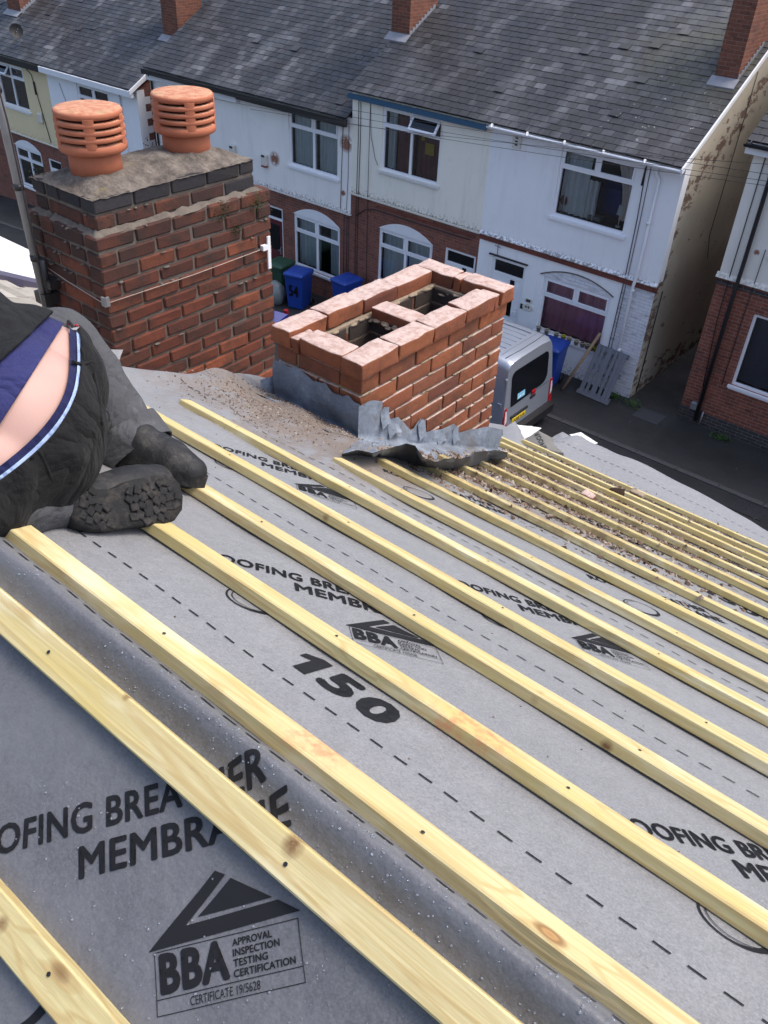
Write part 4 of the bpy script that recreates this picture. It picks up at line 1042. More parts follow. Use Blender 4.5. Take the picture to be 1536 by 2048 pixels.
def slates(par, x0, x1, ze, ye=16.80, length=6.5, g=.178, w_=.252, mat='slate', sag=0.0):
    b = MB(); rows = int(length/g); rnd = random.Random(int(x0*10))
    for i in range(rows):
        off = (w_/2 if i % 2 else 0)+rnd.uniform(-.006, .006); x = x0-off
        while x < x1:
            a, e = max(x+.005, x0), min(x+w_-.005, x1); x += w_
            if e-a < .03: continue
            u0 = i*g+rnd.uniform(-.004, .004); u1 = u0+g*1.95; h0 = .016+rnd.uniform(0, .005)+(.02 if rnd.random() < .006 else 0); h1 = .001+rnd.uniform(0, .002)
            sk = rnd.uniform(-.004, .004)
            def pt(X, u, h): return V((X, ye+u*PC-h*PS, ze+u*PS+h*PC+sag*math.sin((X-x0)*1.5)*.01))
            q = [pt(a, u0+sk, h0), pt(e, u0-sk, h0), pt(e, u1, h1), pt(a, u1, h1)]; lo = [pt(a, u0+sk, h0-.009), pt(e, u0-sk, h0-.009), pt(e, u1, h1-.009), pt(a, u1, h1-.009)]
            b.add(q+lo, [(0, 1, 2, 3), (0, 4, 5, 1), (0, 3, 7, 4), (1, 5, 6, 2)])
    b.add([V((x0, ye, ze-.02)), V((x1, ye, ze-.02)), V((x1, ye+length*PC, ze+length*PS-.02)), V((x0, ye+length*PC, ze+length*PS-.02))], [(0, 1, 2, 3)])
    yr, zr = ye+length*PC, ze+length*PS
    b.add([V((x0, yr, zr)), V((x1, yr, zr)), V((x1, yr+6, zr-3.3)), V((x0, yr+6, zr-3.3))], [(0, 1, 2, 3)])
    return b.obj('roof', mat, par, False)
def stack(roof, x0, x1, y0, y1, z0, z1, apron=True):
    b = MB(); b.box(x0, x1, y0, y1, z0-.4, z1); b.box(x0-.04, x1+.04, y0-.04, y1+.04, z1-.3, z1-.12); o = b.obj('chimney', 'chim', roof)
    if apron:
        b = MB(); sl_ = PS/PC
        b.prism([(x0-.05, y0-.22, z0-.22*sl_+.03), (x1+.05, y0-.22, z0-.22*sl_+.03), (x1+.05, y0-.01, z0+.05), (x0-.05, y0-.01, z0+.05)], (0, 0, -.02))
        for i in range(9): b.box(x1+.002, x1+.016, y0+i*.11, y0+.105+i*.11, z0+i*.11*sl_-.05, z0+i*.11*sl_+.13)
        b.obj('lead_apron', 'leadgrey', roof)
    return o
def gutter(par, x0, x1, z, y=16.75, mat='wpaint', r=.055, clips=True):
    b = MB(); n = 8; P = []
    for x in (x0, x1): P.append([(x, y+r*math.cos(math.pi+math.pi*k/n), z+r*math.sin(math.pi+math.pi*k/n)) for k in range(n+1)])
    b.grid(P, 0, True); b.grid([[(p[0], y+(p[1]-y)*.9, z+(p[2]-z)*.9) for p in row] for row in P], 0, True)
    if clips:
        x = x0+.1
        while x < x1: b.tube([(x, y-.0, z-.0), (x+.02, y, z-.0)], r*1.12, 10); x += .9
    return b.obj('gutter', mat, par, False)

# house D: white end terrace
hd = thing('terraced_house', 'white painted end house with pink curtains beside the passage', 'house', (-8.5, YF, 0), 'terraced houses across the street')
W_D = [(-8.97, -7.22, 3.53, 4.98), (-8.90, -7.19, .84, 2.16), (-10.33, -9.41, .05, 2.24)]
MAT['wallD'] = render_wall('white_render', (.84, .845, .87), .5, ((2.74, .14, .35), (2.74, .05, .6)), (((-6.9, 17, .3), .4),))
MAT['wallDl'] = render_wall('white_painted_ground_floor', (.84, .845, .865), .6, ((0, .5, .6),))
b = MB(); facade(b, -10.75, -6.25, 2.70, 5.12, 0, W_D); facade(b, -10.75, -7.0, 0, 2.56, 1, W_D); facade(b, -7.0, -6.25, -.05, 2.56, 2); 
b.obj('wall', ['wallD', 'wallDl', 'wbrick'], hd, False)
b = MB(); b.box(-10.75, -6.21, 16.965, 17.0, 2.56, 2.70); b.obj('band_course', 'band', hd)
b = MB(); P = [(-10.75, 16.94, 2.705), (-6.22, 16.94, 2.705), (-6.22, 17.0, 2.76), (-10.75, 17.0, 2.76)]; b.prism(P, (0, .001, -.02)); b.obj('render_drip', 'wallD', hd)
t_ = NT('gable_render'); p_ = t_.pos()
gc = t_.mix(t_.noise(1.2, 5), (.46, .41, .32), (.55, .49, .40))
gc = t_.mix(t_.ramp(t_.noise(.55, 5, .6), (.45, 0.), (.7, .6)), gc, (.33, .30, .245))
ln = t_.sep(); dd = t_.math('ABSOLUTE', t_.math('SUBTRACT', t_.math('SUBTRACT', ln[2], 4.75), t_.math('MULTIPLY', t_.math('SUBTRACT', ln[1], 17.9), .62)))
bandm = t_.ramp(dd, (.15, 1.), (.75, 0.)); low = t_.ramp(ln[2], (.15, 1.), (.9, 0.)); edge = t_.ramp(t_.math('SUBTRACT', ln[1], 17.2), (0., 1.), (.45, 0.))
mm = t_.math('MAXIMUM', bandm, t_.math('MAXIMUM', low, edge))
fn = t_.ramp(t_.math('ADD', t_.noise(1.0, 5, .7, t_.map(p_, (1, 3.2, 6))), t_.math('MULTIPLY', mm, .15)), (.63, 0.), (.68, .85))
gc = t_.mix(fn, gc, t_.mix(t_.noise(25, 3), (.16, .075, .055), (.10, .055, .042)))
t_.bump(t_.math('ADD', t_.noise(5, 5), t_.math('MULTIPLY', fn, -.6)), .4, .02); MAT['gable'] = t_.fin(gc, .9, .2)
b = MB(); yR = 16.8+6.5*PC; zR = 5.15+6.5*PS
b.add([(-6.25, 17, -.2), (-6.25, yR+5, -.2), (-6.25, yR+5, zR-2.9), (-6.25, yR, zR-.08), (-6.25, 17, 5.12)], [(0, 1, 2, 3, 4)]); b.obj('gable_wall', 'gable', hd, False)
b = MB(); b.add([(-6.244, 17.0, 2.75), (-6.244, 17.27, 2.74), (-6.244, 17.22, 4.0), (-6.244, 17.30, 5.2), (-6.244, 17.0, 5.1)], [(0, 1, 2, 3, 4)]); b.add([(-6.25, 17.0, 2.75), (-6.244, 17.0, 2.75), (-6.244, 17, 5.1), (-6.25, 17, 5.1)], [(0, 1, 2, 3)]); b.obj('painted_return', 'wallD', hd, False)
b = MB(); b.tube([(-6.225, 17.35, 2.5), (-6.225, 17.33, 1.2), (-6.225, 17.3, .05)], .012, 6); b.tube([(-6.235, 19.6, 6.5), (-6.23, 19.4, 3.2), (-6.23, 19.7, 2.6)], .008, 5); b.obj('wall_cable', 'cable', hd)
rf = slates(hd, -10.75, -6.22, 5.15)
b = MB(); b.prism([(-6.235, 16.70, 5.03), (-6.235, yR, zR-.07), (-6.235, yR, zR+.03), (-6.235, 16.70, 5.14)], (.035, 0, 0)); b.box(-6.245, -6.20, 16.72, 17.28, 4.9, 5.0) if False else None; b.obj('bargeboard', 'wpaint', hd)
gutter(hd, -10.72, -6.24, 5.10)
stack(rf, -6.87, -6.40, 18.97, 20.2, 6.36, 9.6)
window(hd, -8.97, -7.22, 3.53, 4.98, split=.28, mullion=False, curtains=((-8.92, -8.30, 3.6, 4.95, 'net', 0, 4), (-7.75, -7.26, 3.75, 4.95, 'creamc', .55, 4), (-8.3, -8.05, 3.6, 4.4, 'net', 0, 2)))
window(hd, -8.90, -7.19, .84, 2.16, split=.33, mullion=False, curtains=((-8.88, -8.3, .88, 2.13, 'pinkc', 0, 2), (-8.34, -7.7, .88, 2.13, 'pinkc', 0, 2), (-7.74, -7.2, .88, 2.13, 'pinkc', 0, 2)))
b = MB(); P0 = [(-9.0+1.86*i/20, 16.985, 2.19+.235*(1-(i/10-1)**2)) for i in range(21)]; b.tube(P0, .014, 5); b.obj('arch_shadow_line', 'mortar_a', hd)  # dark tube standing in for the thin shadow line of the brick arch
b = MB(); b.prism([(p[0], 16.994, p[2]-.012) for p in P0], (0, .004, 0)); b.obj('arch_infill', 'wbrick', hd)
door(hd, -10.33, -9.41, .05, 2.24, leaf_h=1.79)
b = MB(); b.box(-10.42, -9.36, 16.95, 17.0, 2.27, 2.30); b.tube([(-10.2, 16.97, 2.3), (-10.2, 16.96, 2.55)], .008, 5); b.tube([(-10.12, 16.95, 2.5), (-10.28, 16.95, 2.52)], .006, 5); b.obj('door_hood', 'cable', hd)
b = MB(); b.tube([(-6.80, 16.92, 5.02), (-6.80, 16.94, 4.9), (-6.72, 16.95, 4.8), (-6.72, 16.95, 3.0), (-6.72, 16.93, 2.7), (-6.74, 16.94, 2.55), (-6.75, 16.95, .1)], .034, 10); 
for z in (3.9, 2.45, 1.05): b.tube([(-6.73, 16.95, z), (-6.73, 16.95, z+.06)], .044, 10)
b.obj('downpipe', 'wpaint', hd)
b = MB(); b.tube([(-7.05, 16.985, 5.0), (-7.0, 16.985, 4.0), (-6.98, 16.985, 2.8), (-7.0, 16.985, 1.2), (-7.02, 16.985, .3)], .009, 5); b.tube([(-6.95, 16.985, 5.0), (-6.93, 16.985, 4.0), (-6.92, 16.985, 2.8), (-6.93, 16.985, 1.2), (-6.96, 16.985, .3)], .007, 5); b.tube([(-7.05, 16.98, 4.95), (-7.06, 16.98, 4.6)], .02, 6); b.obj('wall_cable', 'cable', hd)
b = MB(); b.box(-10.17, -9.96, 16.95, 17.0, 4.72, 5.0); vb = b.obj('vent_box', 'box_w', hd); b = MB()
for i in range(3): b.box(-10.1, -10.03, 16.945, 16.95, 4.78+i*.07, 4.81+i*.07)
b.obj('vent_slot', 'cable', vb)
b = MB(); P = [(-9.20+.14*math.cos(a/12*math.pi)*1, 16.975, 1.30+.08*math.sin(a/12*math.pi)) for a in range(25)]; b.prism(P[:24], (0, .025, 0)); b.cbox((-9.2, 16.985, 1.46), (.085, .012, .05), .02); pq = b.obj('house_plaque', 'box_w', hd)
b = MB(); b.cbox((-9.2, 16.971, 1.47), (.06, .004, .032), .004); b.cbox((-9.24, 16.973, 1.31), (.025, .003, .02), .003); b.cbox((-9.17, 16.973, 1.31), (.02, .003, .025), .003); b.obj('plaque_picture', 'cable', pq)
b = MB(); b.cbox((-9.37, 16.985, 1.28), (.03, .016, .06), .006); b.obj('doorbell', 'black', hd)

# house C: cream, brick below
hc = thing('terraced_house', 'cream house with an open top light and blue eaves board', 'house', (-12.8, YF, 0), 'terraced houses across the street')
W_C = [(-13.87, -12.10, 3.46, 4.93), (-13.85, -12.1, .6, 2.02), (-11.72, -10.80, .0, 2.08)]
MAT['wallC'] = render_wall('cream_render', (.84, .81, .72), .75, ((2.71, .25, .5), (2.71, .08, .8)))
MAT['dripC'] = plain('cream_drip', (.66, .62, .55), .8, .2, 0, .3, 12)
b = MB(); facade(b, -14.83, -10.75, 2.70, 5.12, 0, W_C); facade(b, -14.83, -10.75, -.6, 2.66, 1, W_C); b.obj('wall', ['wallC', 'fbrick'], hc, False)
b = MB(); b.box(-14.83, -10.75, 16.95, 17.0, 2.66, 2.695); b.obj('render_drip', 'dripC', hc)
b = MB(); b.box(-13.95, -10.9, 16.985, 17.0, 2.50, 2.57); b.obj('brick_string', 'band', hc)
rf = slates(hc, -14.85, -10.75, 5.15)
b = MB(); b.box(-14.85, -10.80, 16.83, 16.86, 4.96, 5.08); b.obj('fascia', 'blue_f', hc)
b = MB(); b.box(-14.9, -14.80, 16.8, 22.5, 4.7, 4.71) if False else None
stack(rf, -15.02, -14.45, 18.62, 19.7, 6.16, 9.5)
window(hc, -13.87, -12.10, 3.46, 4.93, split=.29, open_fan=1, sill='old', curtains=((-13.8, -13.55, 3.5, 4.9, 'net', 0, 2), (-13.5, -12.98, 3.5, 4.9, 'brownc', 0, 2), (-12.9, -12.14, 3.5, 4.9, 'brownc', 0, 5)))
b = MB(); b.box(-12.62, -12.36, 17.115, 17.12, 4.06, 4.32); b.box(-12.75, -12.66, 17.115, 17.12, 4.35, 4.5); b.obj('poster', 'yellow', hc)
window(hc, -13.85, -12.1, .6, 2.02, split=.32, arch=(.26, 'wpaint'), curtains=((-13.8, -13.0, .65, 2.0, 'net', 0, 6), (-12.95, -12.15, .65, 2.0, 'net', 0, 5)))
door(hc, -11.72, -10.80, -.05, 2.08, leaf_h=1.74)
b = MB()
for xx in (-14.62, -14.55): b.tube([(xx, 16.985, 5.0), (xx+.01, 16.985, 4), (xx-.01, 16.985, 2.7), (xx-.02, 16.985, 1.4), (xx, 16.985, 0)], .008, 5)
b.tube([(-14.25, 16.985, 4.95), (-14.2, 16.985, 4.2), (-14.05, 16.985, 3.7), (-13.95, 16.985, 3.55)], .006, 5); b.tube([(-14.25, 16.985, 4.95), (-14.25, 16.985, 2.7), (-14.2, 16.985, .0)], .006, 5)
b.tube([(-14.62, 16.98, 2.15), (-14.3, 16.98, 2.38), (-14.0, 16.98, 2.45), (-12.0, 16.98, 2.44), (-11.0, 16.98, 2.45)], .012, 5); b.obj('wall_cable', 'cable', hc)

# house B2 and B1: lower pair
dB = -.60
hb = thing('terraced_house', 'off-white house with patches of missing paint and a maroon door', 'house', (-16.7, YF, dB), 'terraced houses across the street')
W_B = [(-17.06, -15.29, 2.92, 4.33), (-16.95, -15.2, .16, 1.64), (-18.28, -17.38, -.6, 1.64)]
MAT['wallB'] = render_wall('offwhite_render', (.85, .83, .81), .55, ((2.13, .20, .8),), (((-17.62, 17, 2.95), .22), ((-15.02, 17, 3.85), .25), ((-15.1, 17, 2.6), .10)))
MAT['dripB'] = plain('white_drip', (.62, .60, .58), .8, .2, 0, .3, 12)
b = MB(); facade(b, -18.75, -14.83, 2.13, 4.48, 0, W_B); facade(b, -18.75, -14.83, -1.0, 2.09, 1, W_B); b.obj('wall', ['wallB', 'fbrick'], hb, False)
b = MB(); b.box(-18.75, -14.80, 16.95, 17.0, 2.09, 2.125); b.obj('render_drip', 'dripB', hb)
rf = slates(hb, -18.78, -14.86, 4.50)
b = MB(); b.box(-18.78, -14.86, 16.74, 16.85, 4.30, 4.46); b.obj('gutter', 'black', hb)
window(hb, -17.06, -15.29, 2.92, 4.33, split=.29, curtains=((-17.0, -16.2, 2.95, 4.3, 'net', 0, 6), (-16.1, -15.35, 2.95, 4.3, 'net', 0, 6)))
window(hb, -16.95, -15.2, .16, 1.64, split=.31, arch=(.27, 'wpaint'), curtains=((-16.9, -16.05, .2, 1.6, 'net', 0, 5), (-15.7, -15.3, .2, 1.6, 'net', 0, 4)))
door(hb, -18.28, -17.38, -.6, 1.64, leaf='maroon', leaf_h=1.86, glazed='big')
b = MB(); b.tube([(-15.12, 16.985, 4.3), (-15.15, 16.985, 3.3), (-15.18, 16.985, 2.2)], .008, 5); b.tube([(-14.92, 16.985, 4.3), (-14.93, 16.985, 3.0), (-14.97, 16.985, 2.2)], .006, 5)
for xx in (-15.05, -14.95, -14.88): b.tube([(xx, 16.985, 2.05), (xx, 16.985, -.4)], .009, 5)
b.obj('wall_cable', 'cable', hb)
for (xx, zz, lab) in ((-17.97, 2.86, 'cream alarm box with a red base'),):
    b = MB(); b.cbox((xx, 16.94, zz), (.10, .055, .15), .02); a = b.obj('alarm_box', 'box_w', hb); b = MB(); b.box(xx-.085, xx+.085, 16.882, 16.99, zz-.185, zz-.152); b.obj('alarm_base', 'label_d', a); b = MB(); b.cbox((xx, 16.884, zz+.11), (.06, .006, .03), .004); b.obj('alarm_badge', 'cable', a)
hb1 = thing('terraced_house', 'off-white house with a black gutter behind the chimney pots', 'house', (-20.7, YF, dB), 'terraced houses across the street')
W_B1 = [(-22.0, -20.4, 2.92, 4.30), (-21.9, -20.2, .10, 1.55)]
b = MB(); facade(b, -22.77, -18.75, 2.09, 4.48, 0, W_B1); facade(b, -22.77, -18.75, -1.3, 2.05, 1, W_B1); b.add([(-22.77, 17, -1.3), (-22.77, 24, -1.3), (-22.77, 24, 4.48), (-22.77, 17, 4.48)], [(0, 1, 2, 3)], 1); b.obj('wall', ['wallB', 'fbrick'], hb1, False)
rf = slates(hb1, -22.80, -18.78, 4.50)
b = MB(); b.box(-22.80, -18.79, 16.74, 16.85, 4.33, 4.46); b.tube([(-22.62, 16.85, 4.35), (-22.62, 16.94, 4.15), (-22.60, 16.95, -.6)], .035, 8); b.obj('gutter', 'black', hb1)
b = MB(); b.box(-22.75, -18.9, 16.86, 16.99, 4.16, 4.32); b.obj('soffit_board', 'wpaint', hb1)
window(hb1, -22.0, -20.4, 2.92, 4.15, split=.29, curtains=((-21.95, -20.45, 2.95, 4.1, 'net', 0, 7),))
window(hb1, -21.9, -20.2, .10, 1.55, split=.31)
b = MB(); b.cbox((-19.26, 16.94, 2.86), (.10, .055, .15), .02); a = b.obj('alarm_box', 'box_w', hb1); b = MB(); b.cbox((-19.26, 16.884, 2.95), (.06, .006, .03), .004); b.obj('alarm_badge', 'cable', a)

# house A2 (white) and A1 (yellow), lower still
dA = -1.45
ha = thing('terraced_house', 'white house with a toothed brick corner beside the far passage', 'house', (-26, YF, dA), 'terraced houses across the street')
MAT['wallA'] = render_wall('bright_white_render', (.85, .855, .88), .3, ((1.15, .2, .5),))
W_A = [(-26.66, -24.95, 2.05, 3.46), (-26.6, -24.9, -.75, .66)]
b = MB(); facade(b, -28.3, -23.5, 1.15, 3.7, 0, W_A); facade(b, -28.3, -23.5, -2.0, 1.11, 1, W_A); b.obj('wall', ['wallA', 'fbrick'], ha, False)
b = MB(); yA = 16.8+6.5*PC; zA = 3.75+6.5*PS
b.add([(-23.5, 17, -2), (-23.5, yA, -2), (-23.5, yA, zA-.08), (-23.5, 17, 3.72)], [(0, 1, 2, 3)]); b.obj('gable_wall', 'fbrick', ha, False)
b = MB()
for i in range(12):
    dz = 1.2+i*.21; wd = .28 if i % 2 else .48; b.quad((-23.494, 17.0, dz), (-23.494, 17.0+wd, dz), (-23.494, 17.0+wd, dz+.21), (-23.494, 17.0, dz+.21))
b.obj('painted_quoin', 'wallA', ha, False)
rf = slates(ha, -28.3, -23.45, 3.75)
b = MB(); b.prism([(-23.46, 16.70, 3.63), (-23.46, yA, zA-.07), (-23.46, yA, zA+.03), (-23.46, 16.70, 3.76)], (.04, 0, 0)); b.box(-28.3, -23.45, 16.74, 16.85, 3.55, 3.72); b.obj('bargeboard', 'wpaint', ha)
window(ha, -26.66, -24.95, 2.05, 3.46, split=.29)
window(ha, -26.6, -24.9, -.75, .66, split=.31)
b = MB(); b.tube([(-24.35, 16.95, 3.5), (-24.3, 16.95, 1.0), (-24.3, 16.95, -1.5)], .035, 8); b.obj('downpipe', 'wpaint', ha)
b = MB(); b.tube([(-27.6, 16.98, 3.3), (-27.3, 16.98, 2.6), (-27.35, 16.98, 1.6)], .007, 5); b.obj('wall_cable', 'cable', ha)
stack(rf, -24.35, -23.62, 18.9, 19.9, 4.91, 8.2)
hy = thing('terraced_house', 'yellow rendered house with brick below, farthest down the street', 'house', (-30.5, YF, dA), 'terraced houses across the street')
MAT['wallY'] = render_wall('yellow_render', (.74, .62, .39), .6, ((1.15, .3, .5),))
W_Y = [(-31.45, -29.75, 2.03, 3.42), (-31.3, -29.6, -.75, .68), (-29.2, -28.4, -1.5, .62)]
b = MB(); facade(b, -38, -28.3, 1.15, 3.7, 0, W_Y); facade(b, -38, -28.3, -3, 1.11, 1, W_Y); b.obj('wall', ['wallY', 'fbrick'], hy, False)
b = MB(); b.box(-38, -28.3, 16.94, 17.0, 1.11, 1.145); b.obj('render_drip', 'dripC', hy)
rf = slates(hy, -38, -28.33, 3.75)
b = MB(); b.box(-38, -28.33, 16.74, 16.85, 3.53, 3.72); b.obj('gutter', 'black', hy)
window(hy, -31.45, -29.75, 2.03, 3.42, split=.29, open_fan=0)
window(hy, -31.3, -29.6, -.75, .68, split=.31, arch=(.27, 'wpaint'))
door(hy, -29.2, -28.4, -1.5, .62, leaf_h=1.74)
stack(rf, -32.5, -31.7, 18.5, 19.5, 4.72, 8.0)
b = MB(); b.tube([(-29.55, 16.98, 3.5), (-29.2, 16.98, 3.3), (-29.05, 16.98, 2.6), (-28.75, 16.98, 1.2)], .012, 6); b.tube([(-29.12, 16.97, 3.1), (-29.1, 16.97, 2.7)], .035, 6); b.obj('wall_cable', 'cable', hy)
b = MB(); b.cbox((-29.1, 16.95, 1.96), (.12, .05, .16), .03); b.obj('alarm_box', 'box_w', hy)
t = thing('satellite_dish', 'grey satellite dish on the far yellow house roof', 'dish', (-29.9, 17.2, 4.05))
b = MB(); c_ = on_y(32, 62, 17.3); b.lathe([(0, 0), (.12, .012), (.22, .045), (.30, .09), (.305, .092)], (0, 0, 0), 20)
Mx = Matrix.Rotation(R_(70), 3, 'Y') @ Matrix.Rotation(R_(20), 3, 'X'); b.v = [Mx @ q*.72 + c_ for q in b.v]; b.obj('dish', 'iron', t)
b = MB(); b.tube([c_, c_+V((.02, .1, -.25)), c_+V((.02, .12, -.5))], .018, 6); b.tube([c_, c_+V((.3, -.1, .1))], .012, 5); b.obj('mast_arm', 'galv', t)

# house E: beyond the passage
he = thing('terraced_house', 'brick house with cream upper floor across the narrow passage', 'house', (-3, YF, 0), 'terraced houses across the street')
MAT['wallE'] = render_wall('pale_cream_render', (.80, .77, .70), .5, ((3.3, .15, .4),), (((-4.5, 17.04, 3.9), .07),))
W_E = [(-4.19, -2.45, 1.15, 2.74), (-4.2, -2.45, 3.9, 5.2)]
b = MB(); facade(b, -5.08, 3.5, 3.30, 5.75, 0, W_E, 17.04); facade(b, -5.08, 3.5, .32, 3.26, 1, W_E, 17.04); facade(b, -5.08, 3.5, -.1, .32, 2, W_E, 17.04)
for z0, z1, mi in ((3.30, 5.75, 0), (.32, 3.26, 1), (-.1, .32, 2)): b.quad((-5.08, 17.04, z0), (-5.08, 27, z0), (-5.08, 27, z1), (-5.08, 17.04, z1), mi)
b.obj('wall', ['wallE', 'fbrick_e', 'plinth'], he, False)
b = MB(); b.prism([(-5.12, 16.98, 3.26), (-5.12, 17.04, 3.36), (-5.12, 17.04, 3.26)], (8.6, 0, 0)); b.obj('render_drip', 'wallE', he)
b = MB(); b.box(-5.08, 3.5, 17.025, 17.04, 3.12, 3.20); b.obj('brick_string', 'plinth', he)
rf = slates(he, -5.2, 3.5, 5.85)
b = MB(); b.box(-5.2, 3.5, 16.84, 17.0, 5.62, 5.78); b.obj('fascia', 'wpaint', he)
gutter(he, -5.22, 3.5, 5.80, 16.78, 'black', .06)
MAT['reflection_sheet'] = plain('slate_blue_reflection', (.16, .20, .27), .9, .1)
window(he, -4.19, -2.45, 1.15, 2.74, y=17.04, transom=False, curtains=((-4.15, -2.5, 1.2, 2.7, 'reflection_sheet', 0, 3),))  # sheet added behind the lower pane, standing in for its pale bluish reflection
window(he, -4.2, -2.45, 3.9, 5.2, y=17.04)
b = MB(); b.tube([(-4.66, 16.86, 5.7), (-4.66, 16.97, 5.4), (-4.66, 16.98, 3.5), (-4.66, 16.95, 3.2), (-4.66, 16.98, .1)], .042, 10); b.obj('downpipe', 'black', he)
b = MB(); b.tube([(-4.86, 17.02, 5.6), (-4.86, 17.02, 3.4), (-4.84, 17.0, 2.4), (-4.72, 17.01, .9)], .010, 5); b.tube([(-4.35, 17.02, 4.0), (-4.37, 17.02, 2.6), (-4.36, 17.02, 1.1)], .008, 5)
for i in range(5): b.tube([(-4.66+.06*math.cos(k*.8+i), 16.985+.02*math.sin(i*2+k), .62+i*.07+.035*math.sin(k*.8)) for k in range(9)], .005, 5)
b.obj('wall_cable', 'cable', he)
b = MB(); b.cbox((-4.78, 16.99, .42), (.07, .05, .09), .015); b.tube([(-4.55, 17.0, .35), (-4.56, 17.0, .02)], .02, 8); b.obj('junction_box', 'galv', he)

# overhead telephone wires
WL = [((300, 150), (1560, 352)), ((300, 160), (1560, 366)), ((330, 178), (1560, 375)), ((500, 218), (1560, 330))]
for i, (p0, p1) in enumerate(WL):
    A, B_ = on_y(*p0, 16.3), on_y(*p1, 15.6); D_ = (B_-A)
    b = MB(); b.tube([A+D_*s-V((0, 0, .12*4*s*(1-s)*(.5+.2*i))) for s in [k/24*1.25 for k in range(25)]], .0045, 5)
    tag(centre(b.obj('telephone_wire', 'cable')), ('uppermost', 'second', 'third', 'lowest')[i if i < 3 else 3]+' thin dark wire strung along the white facades', 'wire', 'telephone wires over the street')

# ------------------------------------------------------------------ silver van seen from behind
vn = thing('parked_van', 'silver van parked with its rear towards the pallet', 'van', (-7.3, 14.0, 0))
def rrect(y0, y1, z0, z1, r, n=5):       # rounded outline in the y-z plane
    P = []
    for cy, cz, a0 in ((y1-r[0], z1-r[0], 0), (y0+r[1], z1-r[1], 90), (y0+r[2], z0+r[2], 180), (y1-r[3], z0+r[3], 270)):
        rr_ = r[(0, 90, 180, 270).index(a0)]
        for k in range(n+1): a = R_(a0+90*k/n); P.append((cy+rr_*math.cos(a), cz+rr_*math.sin(a)))
    return P
b = MB(); secs = []
VY0, VY1 = 13.03, 14.95
for x, inset, zt, zb in ((-7.20, .05, 1.86, .34), (-7.17, .02, 1.60, .32), ):
    pass
def vsec(x, zt, tw, zb=.26, bw=0.0):     # body section: tumblehome, rounded shoulders
    yc = (VY0+VY1)/2; hw = (VY1-VY0)/2
    L = [(-hw+bw, zb), (-hw, zb+.12), (-hw, .62), (-hw+.015, 1.0), (-hw+.06, 1.35), (-hw+tw*.75, zt-.16), (-hw+tw, zt-.07), (-hw+tw+.06, zt-.015), (-hw+tw+.16, zt), (-.35, zt+.02)]
    return [(x, yc+a, z) for a, z in L]+[(x, yc-a, z) for a, z in L[::-1]]
prof = [(-7.20, .62, .20, .30), (-7.19, 1.02, .2, .30)]
S_ = [vsec(-7.33, 1.90, .15), vsec(-7.42, 1.95, .13), vsec(-7.9, 1.965, .12), vsec(-9.2, 1.96, .12), vsec(-10.4, 1.94, .13), vsec(-10.9, 1.78, .15), vsec(-11.5, 1.18, .12), vsec(-12.1, 1.0, .14), vsec(-12.28, .75, .2)]
b.grid(S_, 0, True)
# slightly leaning tail: lower part stands further back than the roof edge
yc = (VY0+VY1)/2
tail = []
for (a, z), xx in zip([(q[1]-yc, q[2]) for q in S_[0]], [0]*99): tail.append(V((-7.33+max(0, 1.9-z)*.095*(1 if z > .95 else 1)-(max(0, z-1.9))*0, yc+a*.985, z)))
tail2 = [V((p.x-.03, yc+(p.y-yc)/.985, p.z)) for p in tail]
b.grid([S_[0], tail2, tail], 0, True); nT = len(tail)
o = len(b.v); b.v += tail
for i in range(nT//2-1): b.f.append([o+i, o+i+1, o+nT-2-i, o+nT-1-i]); b.m.append(0); b.s.append(False)
b.obj('body', 'silver', vn)
def tx(y, z, off=.0): return V((-7.33+max(0, 1.9-z)*.095+off, y, z))
b = MB()
for i in range(7):
    y = 13.42+i*.19; b.cbox((-9.0, y, 1.985), (1.3, .012, .008), .004)
b.obox((-7.62, yc, 1.985), V((.004, 0, 0)), V((0, .66, 0)), V((0, 0, .004))); b.obj('roof_rib', 'silver', vn)
b = MB(); b.tube([(-7.50, yc-.72, 1.962), (-7.46, yc-.3, 1.978), (-7.46, yc+.3, 1.978), (-7.50, yc+.72, 1.962)], .006, 5); b.obj('roof_seal', 'black', vn)
b = MB(); P = rrect(yc-.70, yc+.70, .98, 1.70, (.12, .14, .05, .20)); b.prism([tx(y, z+(.05*(y-yc) if z < 1.2 else 0), .004) for y, z in P], (.006, 0, 0)); rw = b.obj('rear_window', 'glassblk', vn)
b = MB(); q = [tx(yc-.46, 1.03, .013), tx(yc-.18, 1.03, .013), tx(yc-.18, 1.16, .013), tx(yc-.46, 1.16, .013)]; b.add(q, [(0, 1, 2, 3)]); stk = b.obj('sticker', 'stick', rw, False)
b = MB(); 
for i in range(4): yy = yc-.43+i*.06; b.add([tx(yy, 1.06, .015), tx(yy+.035, 1.06, .015), tx(yy+.035, 1.09, .015), tx(yy, 1.09, .015)], [(0, 1, 2, 3)])
b.obj('sticker_mark', 'upvc', rw, False)
b = MB(); b.add([tx(yc+.50, 1.15, .012), tx(yc+.62, 1.2, .012), tx(yc+.60, 1.6, .012), tx(yc+.47, 1.62, .012)], [(0, 1, 2, 3)]); b.obj('window_reflection', 'galv', rw, False) if False else None
b = MB(); b.cbox(tx(yc+.16, .965, .015), (.02, .075, .05), .015); b.obj('brake_light', 'redl', vn)
b = MB(); b.cbox(tx(yc+.16, .86, .004), (.012, .11, .035), .012); b.cbox(tx(yc-.36, .705, .006), (.02, .33, .03), .01); b.obj('grab_recess', 'black', vn)
b = MB(); b.tube([tx(yc-.03, .5, .004), tx(yc-.03, .93, .004)], .004, 5) if False else b.cbox(tx(yc, .96, .002), (.003, .8, .003), .001); b.obj('tailgate_seam', 'black', vn)
